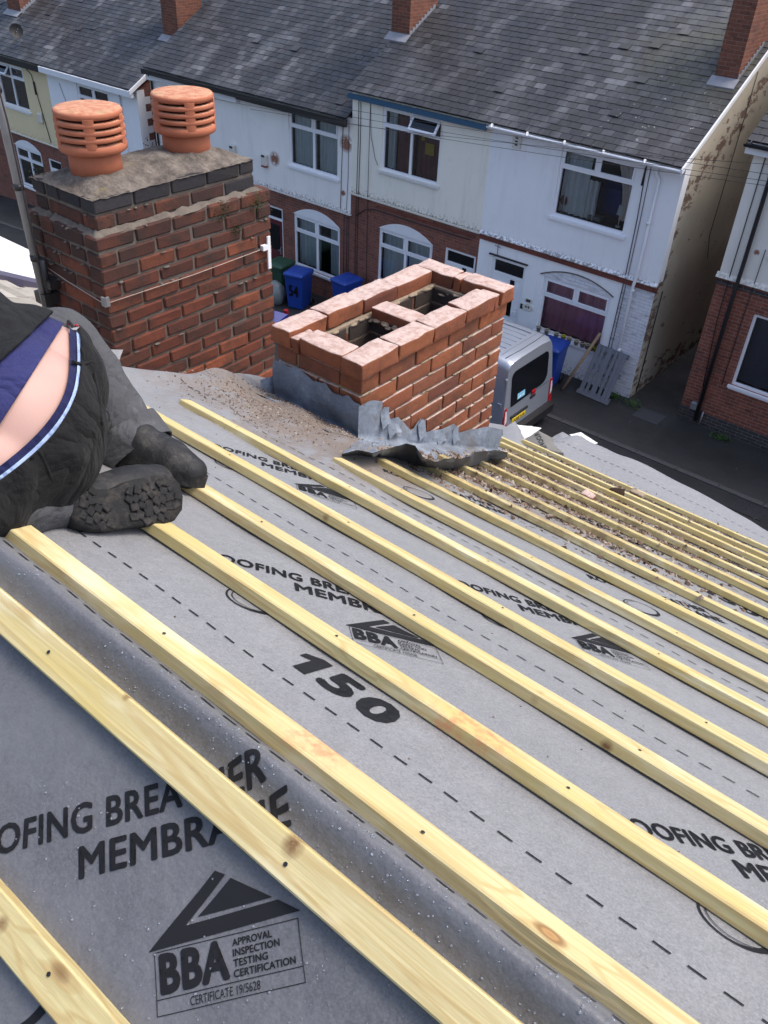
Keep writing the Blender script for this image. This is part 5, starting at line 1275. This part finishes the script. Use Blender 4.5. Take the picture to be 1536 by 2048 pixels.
for s, y in ((-1, VY0+.07), (1, VY1-.07)):
    b = MB(); b.prism([tx(y-.075, .40, .01), tx(y+.07, .40, .01), tx(y+.06, .98, .01), tx(y-.01*s-.03, .98, .01), tx(y-.055, .80, .01)], (-.10, 0, 0)); tl = b.obj('tail_light', 'redl', vn)
    b = MB(); b.prism([tx(y-.02, .62, .013), tx(y+.055, .68, .013), tx(y+.05, .92, .013), tx(y-.0, .92, .013)], (-.03, 0, 0)); b.obj('lamp_lens', 'clearl', tl)
b = MB(); b.cbox(tx(yc-.36, .60, .006), (.006, .26, .056), .006); npl = b.obj('number_plate', 'plate', vn)
vs_, fs_ = text_mb('OU58 AYK', .46, .075, .02); b = MB(); b.add([tx(yc-.59+x, .563+y, .0145) for x, y in vs_], fs_); b.obj('plate_lettering', 'ink', npl, False)
b = MB(); b.cbox((-7.16, yc, .34), (.09, .93, .13), .04); b.obj('bumper', 'black', vn)
b = MB(); b.box(-8.75, -7.75, VY0-.004+.03, VY0+.05, 1.02, 1.58); b.box(-9.9, -8.85, VY0+.026, VY0+.05, 1.02, 1.58); b.obj('side_window', 'glassblk', vn)
b = MB(); b.cbox((-7.36, VY0+.02, 1.06), (.05, .02, .035), .008); b.cbox((-7.30, VY0+.06, 1.62), (.02, .03, .02), .006); b.obj('hinge', 'silver', vn)
for x in (-8.05, -11.3):
    for y in (VY0+.02, VY1-.20):
        b = MB(); b.tube([(x, y, .31), (x, y+.18, .31)], .31, 26); wl = b.obj('wheel', 'rub', vn); b = MB(); b.tube([(x, y-.006, .31), (x, y+.186, .31)], .19, 20); b.obj('hubcap', 'galv', wl)

# ------------------------------------------------------------------ wheelie bins
def bin_(label, x, y, z, mat, rot=0.0, mark=None):
    t = thing('wheelie_bin', label, 'wheelie bin', (x, y, z), 'wheelie bins on the pavement')
    M = Matrix.Rotation(rot, 3, 'Z'); O = V((x, y, z))
    def T(b): b.v = [M @ q + O for q in b.v]; return b
    b = MB(); P = []
    for zz, k in ((.06, .80), (.3, .86), (.93, .99), (.95, 1.05), (1.0, 1.05)):
        w2, d2, r = .285*k, .32*k, .05; ring = []
        for cx, cy, a0 in ((w2-r, d2-r, 0), (-w2+r, d2-r, 90), (-w2+r, -d2+r, 180), (w2-r, -d2+r, 270)):
            for s in range(4): a = R_(a0+30*s); ring.append((cx+r*math.cos(a), cy+r*math.sin(a), zz))
        ring.append(ring[0]); P.append(ring)
    b.grid(P, 0, False); b.add(P[0][:-1], [tuple(range(16))]); T(b).obj('tub', mat, t)
    b = MB(); Q = []
    for k, zz in ((1.08, 1.0), (1.10, 1.025), (1.02, 1.055), (.8, 1.085), (.4, 1.10), (.01, 1.103)):
        w2, d2, r = .285*k, .33*k, .06*k; ring = []
        for cx, cy, a0 in ((w2-r, d2-r, 0), (-w2+r, d2-r, 90), (-w2+r, -d2+r, 180), (w2-r, -d2+r, 270)):
            for s in range(4): a = R_(a0+30*s); ring.append((cx+r*math.cos(a), cy+r*math.sin(a)-.01, zz))
        ring.append(ring[0]); Q.append(ring)
    b.grid(Q, 0, True); T(b).obj('lid', mat, t)
    b = MB(); b.tube([(-.22, .37, .98), (.22, .37, .98)], .016, 8); b.box(-.22, -.19, .3, .37, .96, .99); b.box(.19, .22, .3, .37, .96, .99); T(b).obj('handle', mat, t)
    for s in (-1, 1):
        b = MB(); b.tube([(s*.23, .27, .10), (s*.28, .27, .10)], .10, 16); T(b).obj('wheel', 'black', t)
    if mark:
        vs, fs = text_mb(mark, .30, .34, .03); b = MB(); b.add([V((px-.15, -.287-.03*(py/.34)-.012, .40+py)) for px, py in vs], fs); T(b).obj('painted_number', 'black', t, False)
    return t
bin_('blue wheelie bin with a number painted in black', -15.85, 16.05, gz(-15.85)-.02, 'bin_b', .25, '54')
bin_('green wheelie bin in front of the maroon door', -16.72, 16.2, gz(-16.7), 'bin_g', .15)
bin_('blue wheelie bin showing only its lid above the open stack', -14.35, 16.35, gz(-14.3)+.02, 'bin_b', -.1)
bin_('blue wheelie bin standing between the van and white house', -8.02, 16.25, 0.0, 'bin_b', .12)
# bags and a crate heap near the green bin
t = thing('rubbish_bags', 'heap of blue bag and grey plastic sheets beside the green bin', 'rubbish', (-15.9, 15.2, gz(-16)))
b = MB(); P = [on_z(512, 640, .0), on_z(552, 622, .15), on_z(575, 630, .05), on_z(548, 650, -.1), on_z(535, 668, -.3), on_z(512, 668, -.3)]
b.prism(P, (.05, .1, -.22)); b.v = [crump(q, .03, 3, 2) for q in b.v]; b.obj('bag', 'bagblue', t)
b = MB(); c_ = on_z(536, 588, -.1); b.sphere(c_+V((-.15, .4, -.15)), .36, .3, .34, 10); b.v = [crump(q, .07, 3, 4) for q in b.v]; b.obj('plastic_sheet', 'glassbag', t)
b = MB(); c_ = on_z(536, 683, -.3); b.cbox(c_, (.10, .07, .07), .02); b.obj('yellow_tag', 'yellow', t)
b = MB(); c_ = on_z(572, 626, .0); b.cbox(c_, (.06, .05, .10), .02); b.obj('red_tag', 'redl', t)

# ------------------------------------------------------------------ pallet and pole leaning on the white house
t = thing('wooden_pallet', 'grey painted slatted pallet leaning on the white house', 'pallet', (-6.85, 16.5, 0))
A, B_, C_, D_ = V((-7.25, 16.42, .02)), V((-6.50, 16.38, .02)), V((-7.22, 16.93, 1.08)), V((-6.52, 16.93, 1.08))
ex = (B_-A).normalized(); ey = (C_-A).normalized(); ez = ex.cross(ey).normalized(); wdt = (B_-A).length; hgt = (C_-A).length
def pl(x0, x1, y0, y1, z0, z1, b): b.obox(A+ex*(x0+x1)/2+ey*(y0+y1)/2+ez*(z0+z1)/2, ex*(x1-x0)/2, ey*(y1-y0)/2, ez*(z1-z0)/2)
for x0, x1 in ((0, .10), (.145, .215), (.28, .40), (.46, .53), (.58, .665), (.67, .75)):
    b = MB(); pl(x0, x1, .04, hgt-.02, -.0, .02, b); b.obj('slat', 'greywood', t)
for y0 in (-.0, hgt*.5, hgt-.13):
    b = MB(); pl(-.01, wdt+.01, y0, y0+.12, -.10, -.002, b); b.obj('bearer', 'greywood', t)
b = MB(); pl(-.03, wdt+.04, -.02, .07, .022, .042, b); b.obj('bearer', 'greywood', t)
b = MB(); b.tube([V((-7.58, 16.25, .02)), V((-7.24, 16.93, 1.32))], .035, 8); tag(centre(b.obj('wooden_pole', 'polewood')), 'bare wooden pole leaning beside the grey pallet', 'pole')
# flower pots on the pink-curtained window sill
PT = [('pot_c', 'cream', -8.80, 'leftmost of the pots on the sill, no plant'), ('pot_c', 'cream', -8.58, 'cream pot second along the sill, half hidden by the van'), ('pot_c', 'cream', -8.32, 'cream empty pot just before the lone yellow pot'), ('pot_y', 'yellow', -8.13, 'yellow pot between two cream pots'), ('pot_c', 'cream', -7.97, 'cream pot right after the yellow pot, above the blue bin'),
      ('pot_c', 'cream', -7.78, 'cream pot standing mid sill with bare soil'), ('pot_c', 'brown', -7.62, 'cream pot with a small dark red plant'), ('pot_c', 'cream', -7.50, 'cream pot next to the green pot'), ('pot_g', 'green', -7.39, 'green pot with a sprig near the pole'), ('pot_y', 'yellow', -7.29, 'yellow pot at the end of the sill by the pole')]
for i, (mt, cn, x, lab) in enumerate(PT):
    t = thing('flower_pot', lab if 'pot' in lab else lab, 'flower pot', (x, 16.955, .836), 'small pots along the window sill')
    b = MB(); b.lathe([(0, 0), (.042, 0), (.055, .095), (.062, .097), (.062, .115), (.054, .115), (.050, .09)], (x, 16.955, .838), 14); b.obj('pot', mt, t)
    b = MB(); b.lathe([(.0, .092), (.052, .09)], (x, 16.955, .838), 14); b.obj('soil', 'soil', t)
    if i in (6, 8, 9):
        b = MB(); rr = random.Random(i)
        for k in range(30):
            p = V((x, 16.955, .95))+V((rr.gauss(0, .02), rr.gauss(0, .02), rr.uniform(-.02, .05))); a = V((rr.gauss(0, 1), rr.gauss(0, 1), rr.gauss(0, 1))).normalized()*.018; c_ = a.cross(V((rr.random(), rr.random(), 1))).normalized()*.009
            b.add([p-a, p+c_, p+a, p-c_], [(0, 1, 2, 3)])
        b.obj('plant', 'leaf' if i != 6 else 'maroon', t)
# table lamp, plant and ornaments inside windows
t = thing('table_lamp', 'white shaded table lamp inside the upper window', 'lamp', (-7.48, 17.22, 3.6))
b = MB(); b.tube([(-7.48, 17.22, 3.6), (-7.48, 17.22, 3.86)], .012, 8); b.lathe([(.06, 0), (.06, .02), (.01, .03)], (-7.48, 17.22, 3.6), 12); b.obj('stand', 'wpaint', t)
b = MB(); b.lathe([(.085, .0), (.06, .19), (.0, .19)], (-7.48, 17.22, 3.86), 16); b.obj('lamp_shade', 'net', t)
t = thing('mirror_stand', 'small dark oval mirror on a stand inside the upper window', 'mirror', (-8.82, 17.2, 3.6))
b = MB(); b.lathe([(.06, 0), (.05, .02), (.012, .04), (.012, .16)], (-8.82, 17.17, 3.6), 10); b.sphere((-8.82, 17.17, 3.85), .09, .015, .11, 12); b.obj('mirror', 'brownc', t)
t = thing('storage_box', 'pale box lying inside the upper window', 'box', (-8.05, 17.25, 3.6)); b = MB(); b.cbox((-8.05, 17.25, 3.65), (.17, .09, .045), .01); b.obj('carton', 'glassbag', t)
b = MB(); b.cbox((-7.75, 17.9, 3.95), (.5, .3, .35), .1); tag(centre(b.obj('armchair', 'bagblue')), 'blue cushioned chair deep inside the upper window', 'chair')
rr = random.Random(5)
def tuft(b, c, r, h, n, s=.05):
    for k in range(n):
        p = V(c)+V((rr.gauss(0, r), rr.gauss(0, r*.5), abs(rr.gauss(0, h)))); a = V((rr.gauss(0, 1), rr.gauss(0, 1), rr.gauss(0, .7))).normalized()*s*rr.uniform(.5, 1.2); c_ = a.cross(V((rr.random(), rr.random(), 1))).normalized()*s*.45
        b.add([p-a, p+c_, p+a, p-c_], [(0, 1, 2, 3)])
b = MB(); tuft(b, (-16.42, 17.3, 3.02), .06, .12, 60, .05); tag(centre(b.obj('house_plant', 'leaf')), 'green pot plant inside the off-white house window', 'plant')
WEEDS = [((-6.05, 16.75, 0), .13, .09, 'leafy weed clump at the passage mouth by the white corner'), ((-6.55, 16.78, 0), .10, .07, 'low weeds under the leaning pallet'), ((-3.95, 16.8, 0), .13, .07, 'weed clump at the brick house foot near the junction box'), ((-2.6, 16.85, 0), .10, .06, 'weed tuft growing farther along the brick house foot')]
for (c_, r, h, lab) in WEEDS:
    b = MB(); tuft(b, c_, r, h, 170, .028); tag(centre(b.obj('weed', 'leaf')), lab, 'weed', 'weeds at the wall foot')
# street drain and manhole
t = thing('drain_grate', 'black iron drain grate in the road by the kerb', 'drain', (-2.55, 14.75, 0)); b = MB(); dz = -.006
b.box(-2.86, -2.26, 14.50, 14.52, dz-.03, dz+.006); b.box(-2.86, -2.26, 14.97, 14.99, dz-.03, dz+.006)
for i in range(14): b.box(-2.86+i*.0446, -2.84+i*.0446, 14.52, 14.97, dz-.03, dz+.006)
b.obj('grate_bars', 'iron', t); b = MB(); b.box(-2.86, -2.26, 14.5, 14.99, dz-.02, dz-.004); b.obj('drain_pit', 'dark', t)
t = thing('manhole_cover', 'square dark access cover set in the passage mouth', 'cover', (-5.55, 16.6, 0)); b = MB(); b.box(-5.85, -5.25, 16.35, 16.85, -.02, .006); b.obj('cover', 'kerb', t)
rr = random.Random(9); b = MB()
for i in range(40): p = V((rr.uniform(-8, 0), rr.uniform(12.5, 16.9), .004)); b.cbox(p, (rr.uniform(.005, .012), rr.uniform(.005, .010), .003), .001)
tag(b.obj('street_litter', 'galv'), 'tiny pale litter specks on the dark pavement', 'litter', kind='stuff')

# ------------------------------------------------------------------ every cable, tab and hinge a part of its own
def split_loose(o):
    b = bmesh.new(); b.from_mesh(o.data); seen = set(); isl = []
    for v in b.verts:
        if v in seen: continue
        st = [v]; seen.add(v); comp = []
        while st:
            q = st.pop(); comp.append(q)
            for e in q.link_edges:
                r = e.other_vert(q)
                if r not in seen: seen.add(r); st.append(r)
        isl.append(set(q.index for q in comp))
    if len(isl) < 2: b.free(); return
    base = o.data
    for k, S in enumerate(isl):
        c = b.copy(); c.verts.ensure_lookup_table(); bmesh.ops.delete(c, geom=[q for q in c.verts if q.index not in S], context='VERTS')
        me = bpy.data.meshes.new(base.name); c.to_mesh(me); c.free()
        for m in base.materials: me.materials.append(m)
        if k == 0: o.data = me
        else: n = bpy.data.objects.new(o.name.split('.')[0], me); COL.objects.link(n); n.parent = o.parent; ORG[n.name] = ORG.get(o.name, V())
    b.free()
for o in list(COL.objects):
    if o.name.split('.')[0] in ('wall_cable', 'tab', 'grab_recess', 'hinge', 'tape_band', 'vent_slot', 'sticker_mark'): split_loose(o)

# ------------------------------------------------------------------ the worker
def fused(pieces, vox, smooth=6):        # union of overlapping closed pieces as one continuous skin
    me = pieces.mesh('tmp', []); o = bpy.data.objects.new('tmp', me); COL.objects.link(o)
    m = o.modifiers.new('r', 'REMESH'); m.mode = 'VOXEL'; m.voxel_size = vox; m.use_smooth_shade = True
    s = o.modifiers.new('s', 'SMOOTH'); s.iterations = smooth; s.factor = .5
    dg = bpy.context.evaluated_depsgraph_get(); out = bpy.data.meshes.new_from_object(o.evaluated_get(dg))
    bpy.data.objects.remove(o); bpy.data.meshes.remove(me); return out
def limb(b, pts, n=18):                   # [(point, radius)...]
    P = [p for p, r in pts]; R = [r for p, r in pts]; Q = []; RR = []
    for i in range(len(P)-1):
        for k in range(5): s = k/5; Q.append(P[i].lerp(P[i+1], s)); RR.append(R[i]+(R[i+1]-R[i])*s)
    Q.append(P[-1]); RR.append(R[-1]); b.tube(Q, RR, n); b.sphere(P[0], R[0]*.99); b.sphere(P[-1], R[-1]*.99)
def cut_field(b, f):                      # trim away where f > 0 along the smooth line f = 0
    bmesh.ops.triangulate(b, faces=b.faces); val = {v: f(v.co) for v in b.verts}; new = []
    for e in list(b.edges):
        v0, v1 = e.verts; a, c = val[v0], val[v1]
        if a*c < 0 and min(abs(a), abs(c)) > 1e-6:
            _, nv = bmesh.utils.edge_split(e, v0, a/(a-c)); new.append(nv)
    bmesh.ops.connect_verts(b, verts=new)
    S = set(new)
    kill = [q for q in b.faces if sum(f(v.co) for v in q.verts if v not in S) > 0]
    bmesh.ops.delete(b, geom=kill, context='FACES')
def finish(me, name, mat, parent, cuts=(), wr=None, thick=0, fields=()):
    b = bmesh.new(); b.from_mesh(me)
    for f in fields: cut_field(b, f)
    for co, no in cuts: bmesh.ops.bisect_plane(b, geom=list(b.verts)+list(b.edges)+list(b.faces), plane_co=co, plane_no=no, clear_outer=True)
    b.normal_update()
    if wr:
        for q in b.verts: q.co += q.normal*wr(q.co)
    org = ORG[parent.name]
    for q in b.verts: q.co -= org
    for f in b.faces: f.smooth = True
    out = bpy.data.meshes.new(name); b.to_mesh(out); b.free(); out.materials.append(MAT[mat])
    o = bpy.data.objects.new(name, out); COL.objects.link(o); o.parent = parent; ORG[o.name] = org
    if thick: s = o.modifiers.new('t', 'SOLIDIFY'); s.thickness = thick; s.offset = 1
    return o
from mathutils.bvhtree import BVHTree
pel = at_d(24, 852, 1.62); hipT = at_d(66, 772, 1.72); wst = at_d(-95, 735, 1.68); chs = at_d(-330, 640, 1.80); nck = at_d(-520, 560, 1.88); hd_ = at_d(-610, 600, 1.9)
kneeL = at_d(-70, 1012, 1.49); ankL = at_d(122, 1003, 1.66); kneeR = at_d(122, 700, 2.14); ankR = at_d(276, 900, 2.06); hipL = at_d(-20, 930, 1.56)
pr = thing('person', 'worker in black trousers kneeling with bare lower back showing', 'person', tuple(far(-1.3, .3)))
ARMS = [(chs+V((-.15, .17, .0)), far(-1.95, .30, .36), far(-1.85, .22, .05)), (chs+V((-.17, -.17, .0)), near(-1.95, .30, .34), near(-1.85, .22, .05))]
def figure(g=0.0, legs=True, arms=True):  # the figure grown outward by g
    b = MB()
    vd = (pel-CAM).normalized(); sx = vd.cross(V((0, 0, 1))).normalized(); sy = sx.cross(vd).normalized()
    Mo = Matrix((sx, sy, -vd)).transposed()
    b.sphere(pel, .146+g, .156+g, .146+g, 28, 0, Mo)
    b.sphere(hipT, .118+g, .125+g, .12+g, 22, 0, Mo); b.sphere(hipL, .10+g, .09+g, .10+g, 20)
    limb(b, [(pel, .140+g), (pel.lerp(wst, .6), .138+g), (wst, .132+g), (chs, .150+g), (nck.lerp(chs, .3), .11+g)])
    if legs:
        limb(b, [(hipL, .075+g), (kneeL, .056+g), (ankL, .040+g)])
        limb(b, [(hipT.lerp(pel, .2), .09+g), (kneeR, .064+g), (kneeR.lerp(ankR, .35), .060+g), (ankR, .044+g)])
    if arms:
        for sh_, el, ha in ARMS: limb(b, [(chs.lerp(nck, .5), .07+g), (sh_, .058+g), (el, .044+g), (el.lerp(ha, .86), .034+g)])
    return b
bd = figure()
limb(bd, [(nck.lerp(chs, .3), .07), (nck, .055), (hd_, .06)]); bd.sphere(hd_+V((-.05, .0, .03)), .088, .076, .105, 20)
bd.sphere(hd_+V((-.135, 0, .02)), .018, .014, .020, 8)
for sg in (-1, 1): bd.sphere(hd_+V((-.045, sg*.078, .02)), .022, .010, .030, 8)
for sgn, (sh_, el, ha) in zip((1, -1), ARMS):
    limb(bd, [(el.lerp(ha, .8), .032), (ha, .028)])
    fdir = V((-1, 0, -.25)).normalized(); sd_ = V((0, 1, 0))
    bd.sphere(ha+fdir*.045, .052, .042, .018, 12)
    for k in range(4):
        r0 = ha+fdir*.085+sd_*(.030-.020*k); L = (.062, .075, .070, .052)[k]; limb(bd, [(r0, .0095), (r0+fdir*L*.5+V((0, 0, -.004)), .009), (r0+fdir*L*.85+V((0, 0, -.025)), .0075)], 8)
    r0 = ha+fdir*.03-sd_*sgn*.04; limb(bd, [(r0, .012), (r0+fdir*.04-sd_*sgn*.02, .010), (r0+fdir*.065-sd_*sgn*.018+V((0, 0, -.012)), .008)], 8)
finish(fused(bd, .008, 8), 'body', 'skin', pr)
def cutplane(me, pix, toward):            # the plane of a hem through three points of the figure's surface
    bv = BVHTree.FromPolygons([v.co.copy() for v in me.vertices], [list(p.vertices) for p in me.polygons]); Q = []
    for x, y in pix:
        h_ = bv.ray_cast(CAM, ray(x, y).normalized())[0]
        if h_ is None: h_ = bv.find_nearest(at_d(x, y, 1.7))[0]
        Q.append(h_)
    n_ = (Q[1]-Q[0]).cross(Q[2]-Q[0]).normalized()
    return Q[0], (n_ if n_.dot(toward) > 0 else -n_)
AX = (wst-pel).normalized(); AXC = (chs-wst).normalized()
def wrink(p):
    return .006*mn.noise(p*8)+.006*math.sin((p.dot(up)*60+p.dot(rt)*25)+3*mn.noise(p*7))*max(0, mn.noise(p*3.1+V((4, 1, 2))))+.0025*mn.noise(p*24)
base_me = fused(figure(.012, arms=False), .008, 8)
bv_ = BVHTree.FromPolygons([v.co.copy() for v in base_me.vertices], [list(p.vertices) for p in base_me.polygons])
def hemline(x0, y0, x1, y1, sgn=1):       # plane through two points of the cloth, square to the surface between them
    P_ = [bv_.ray_cast(CAM, ray(x, y).normalized())[0] for x, y in ((x0, y0), (x1, y1))]
    n_ = (P_[1]-P_[0]).cross(ray((x0+x1)/2, (y0+y1)/2)).normalized()
    return P_[0], (n_ if n_.dot(-rt*.7+up*.7) > 0 else -n_)
HL = [hemline(2, 940, 79, 889), hemline(98, 866, 136, 808), hemline(151, 775, 146, 700)]
def waist(p):                             # > 0 inside the sagging waist opening
    k = 60.0; return -math.log(sum(math.exp(-k*max(-2, (p-a).dot(n))) for a, n in HL))/k + .014
jtop = at_d(60, 640, 1.68)
finish(base_me.copy(), 'trousers', 'trouser', pr, [(at_d(-75, 735, 1.68), -rt)], wrink, .004, [waist, lambda p: min((p-ankL).dot((ankL-kneeL).normalized()), .11-(p-ankL).length), lambda p: min((p-ankR).dot((ankR-kneeR).normalized())+.01, .14-(p-ankR).length)])
ub = fused(figure(.007, arms=False, legs=False), .008, 8)
finish(ub.copy(), 'underwear_band', 'navy_d', pr, [], None, 0, [lambda p: waist(p)-.017, lambda p: -waist(p)-.012])
finish(fused(figure(.0095, arms=False, legs=False), .008, 8), 'underwear_stripe', 'stripe', pr, [], None, 0, [lambda p: waist(p)-.0055, lambda p: -waist(p)-.012])
h0, hn = hemline(4, 842, 112, 672)
finish(ub, 'shirt_hem', 'navy', pr, [(h0, -hn), (chs, AXC)], lambda p: .003*mn.noise(p*14), .003)
jk = fused(figure(.020, legs=False), .008, 8)
j0, jn = hemline(4, 716, 88, 640)
finish(jk, 'jacket', 'jacket', pr, [(j0, -jn)], lambda p: .007*mn.noise(p*10)+.003*mn.noise(p*26), .004)
def on_cloth(x, y, lift=.004):
    q = bv_.ray_cast(CAM, ray(x, y).normalized())[0] or bv_.find_nearest(at_d(x, y, 1.75))[0]
    return q - ray(x, y).normalized()*lift
for pts in ([(136, 640), (172, 690), (188, 740), (199, 800), (203, 850)], [(146, 724), (163, 729), (184, 722)], [(78, 900), (98, 945), (112, 985)], [(150, 652), (164, 700), (169, 726)], [(160, 650), (176, 700), (182, 722)]):
    b = MB(); Q = [on_cloth(x, y, .0045) for x, y in pts]; W_ = []
    for i in range(len(Q)-1):
        for k in range(4): W_.append(Q[i].lerp(Q[i+1], k/4))
    W_.append(Q[-1]); b.tube(W_, .0032, 6); b.obj('seam', 'trouser', pr)
b = MB(); U = [(92, 606), (112, 608), (132, 618), (150, 630), (166, 644)]; L_ = [(104, 618), (120, 626), (136, 634), (150, 644), (160, 653)]
b.grid([[on_cloth(*p, .010) for p in U], [on_cloth(*p, .012) for p in L_]], 0, True); wl_ = b.obj('waistband_lining', 'silver_cloth', pr, False)
for pp in ((140, 648), (147, 652), (153, 651), (158, 655)):
    b = MB(); b.sphere(on_cloth(*pp, .006), .0055, .004, .003, 8); b.obj('stitching', 'redt', wl_)
b = MB(); b.sphere(hd_+V((-.045, 0, .055)), .096, .086, .088, 18); b.obj('hair', 'hair', pr)
# faded grey lower leg of the planted foot with a turned-up cuff
b = MB(); cu = (ankR-kneeR).normalized(); limb(b, [(kneeR, .094), (kneeR.lerp(ankR, .3), .088), (kneeR.lerp(ankR, .7), .076), (ankR+cu*.01, .070)])
finish(fused(b, .008, 4), 'trouser_leg', 'trouser_g', pr, [(ankR+cu*.012, cu)], lambda p: wrink(p)*1.3+.004*math.sin(p.dot(cu)*70+4*mn.noise(p*8))*max(0, (p-kneeR).dot(cu)/.35), .003)
b = MB(); limb(b, [(ankR-cu*.055, .084), (ankR-cu*.01, .088), (ankR+cu*.018, .086)]); finish(fused(b, .006, 4), 'trouser_cuff', 'trouser_g', pr, [(ankR+cu*.012, cu), (ankR-cu*.052, -cu)], lambda p: .007*mn.noise(p*20), .004)
b = MB(); cl = (ankL-kneeL).normalized(); limb(b, [(kneeL.lerp(ankL, .35), .066), (kneeL.lerp(ankL, .75), .060), (ankL, .056)])
finish(fused(b, .008, 4), 'trouser_leg', 'trouser_g', pr, [(ankL, cl)], lambda p: wrink(p)*1.6, .003)
# boots
def boot(name_pts, sole_poly, thick, nrm, tread):
    pass
toeR, heelR = at_d(372, 968, 1.985), at_d(232, 925, 2.06)
b = MB(); limb(b, [(ankR-cu*.02, .056), (ankR+cu*.03, .060), (heelR.lerp(toeR, .30)+NF*.055, .058)]); limb(b, [(heelR+NF*.038, .046), (heelR.lerp(toeR, .4)+NF*.048, .054), (heelR.lerp(toeR, .72)+NF*.040, .052), (toeR+NF*.030, .040)])
bt = finish(fused(b, .006, 4), 'boot', 'boot', pr, [], lambda p: .0025*mn.noise(p*30))
b = MB(); dR = (toeR-heelR).normalized(); sR = NF.cross(dR).normalized(); P = []
for k in range(20):
    a = 2*math.pi*k/20; L = (toeR-heelR).length/2+.048; wv = .047+.008*math.cos(a); P.append(heelR.lerp(toeR, .5)+dR*L*math.cos(a)*(1 if abs(math.cos(a)) < .9 else .98)+sR*wv*math.sin(a)+NF*.004)
b.prism(P, NF*.026); b.obj('sole', 'rub', bt)
# upturned sole of the kneeling foot, facing the camera
heel, toe = at_d(160, 1008, 1.585), at_d(345, 958, 1.70)
ex = (toe-heel).normalized(); ez = (-ray(250, 985).normalized()); ez = (ez-ex*ez.dot(ex)).normalized(); ey = ez.cross(ex).normalized()
SZ = [(545, 1690), (556, 1640), (590, 1605), (680, 1590), (770, 1582), (850, 1590), (900, 1566), (960, 1532), (1080, 1500), (1180, 1478), (1262, 1468), (1330, 1492), (1378, 1545), (1402, 1640), (1396, 1735), (1340, 1815), (1250, 1860), (1100, 1862), (960, 1884), (800, 1905), (690, 1895), (605, 1862), (566, 1800)]
def onp(x, y):
    d = ray(x, y); p = heel-CAM; return CAM+d*(p.dot(ez)/d.dot(ez))
SP = [onp(zx*.2637, 560+zy*.2637) for zx, zy in SZ]
cs_ = sum(SP, V())/len(SP)
b = MB(); n = len(SP); inner = [p.lerp(cs_, .04)-ez*.0 for p in SP]
rings = [[p-ez*.040 for p in SP], [p.lerp(cs_, -.02)-ez*.030 for p in SP], [p.lerp(cs_, -.02)-ez*.010 for p in SP], [p.lerp(cs_, .05) for p in SP], [p.lerp(cs_, .5)-ez*.004 for p in SP], [p.lerp(cs_, .98)-ez*.003 for p in SP]]
b.grid([r+[r[0]] for r in rings], 0, True)
so_ = None
b2 = MB(); limb(b2, [(ankL-cl*.03, .046), (ankL+cl*.02, .050), (heel.lerp(toe, .22)-ez*.075, .050)]); limb(b2, [(heel.lerp(toe, .08)-ez*.060, .048), (heel.lerp(toe, .4)-ez*.068, .046), (heel.lerp(toe, .75)-ez*.060, .050), (heel.lerp(toe, .97)-ez*.052, .040)])
bt = finish(fused(b2, .006, 4), 'boot', 'boot', pr, [], lambda p: .0025*mn.noise(p*30))
so_ = b.obj('sole', 'rub', bt)
b = MB(); rr = random.Random(4)
def inside(p):
    q = [((s-cs_).dot(ex), (s-cs_).dot(ey)) for s in SP]; x, y = p; c = False
    for i in range(len(q)):
        (x1, y1), (x2, y2) = q[i], q[i-1]
        if (y1 > y) != (y2 > y) and x < (x2-x1)*(y-y1)/(y2-y1)+x1: c = not c
    return c
for i in range(-9, 10):
    for j in range(-5, 6):
        px_, py_ = i*.0165+(.008 if j % 2 else 0), j*.0155
        if not inside((px_*1.10, py_*1.16)) or (-.045 < px_ < -.005): continue
        a = rr.uniform(-.9, .9); c0 = cs_+ex*(px_+rr.gauss(0, .0015))+ey*(py_+rr.gauss(0, .0015))-ez*.0005
        Mt = Matrix((ex*math.cos(a)+ey*math.sin(a), ey*math.cos(a)-ex*math.sin(a), ez)).transposed()
        b.cbox(c0, (rr.uniform(.0070, .0095), rr.uniform(.0060, .0085), rr.uniform(.0020, .0034)), .0016, 0, .0012, 0, 0, Mt)
b.obj('tread', 'rub', so_)
b = MB(); q0 = heel.lerp(toe, .32)-ez*.06+ey*.035; b.tube([q0, q0+ey*.03, q0+ey*.055+ex*.006], .0022, 5); b.obj('lace_end', 'black', bt)
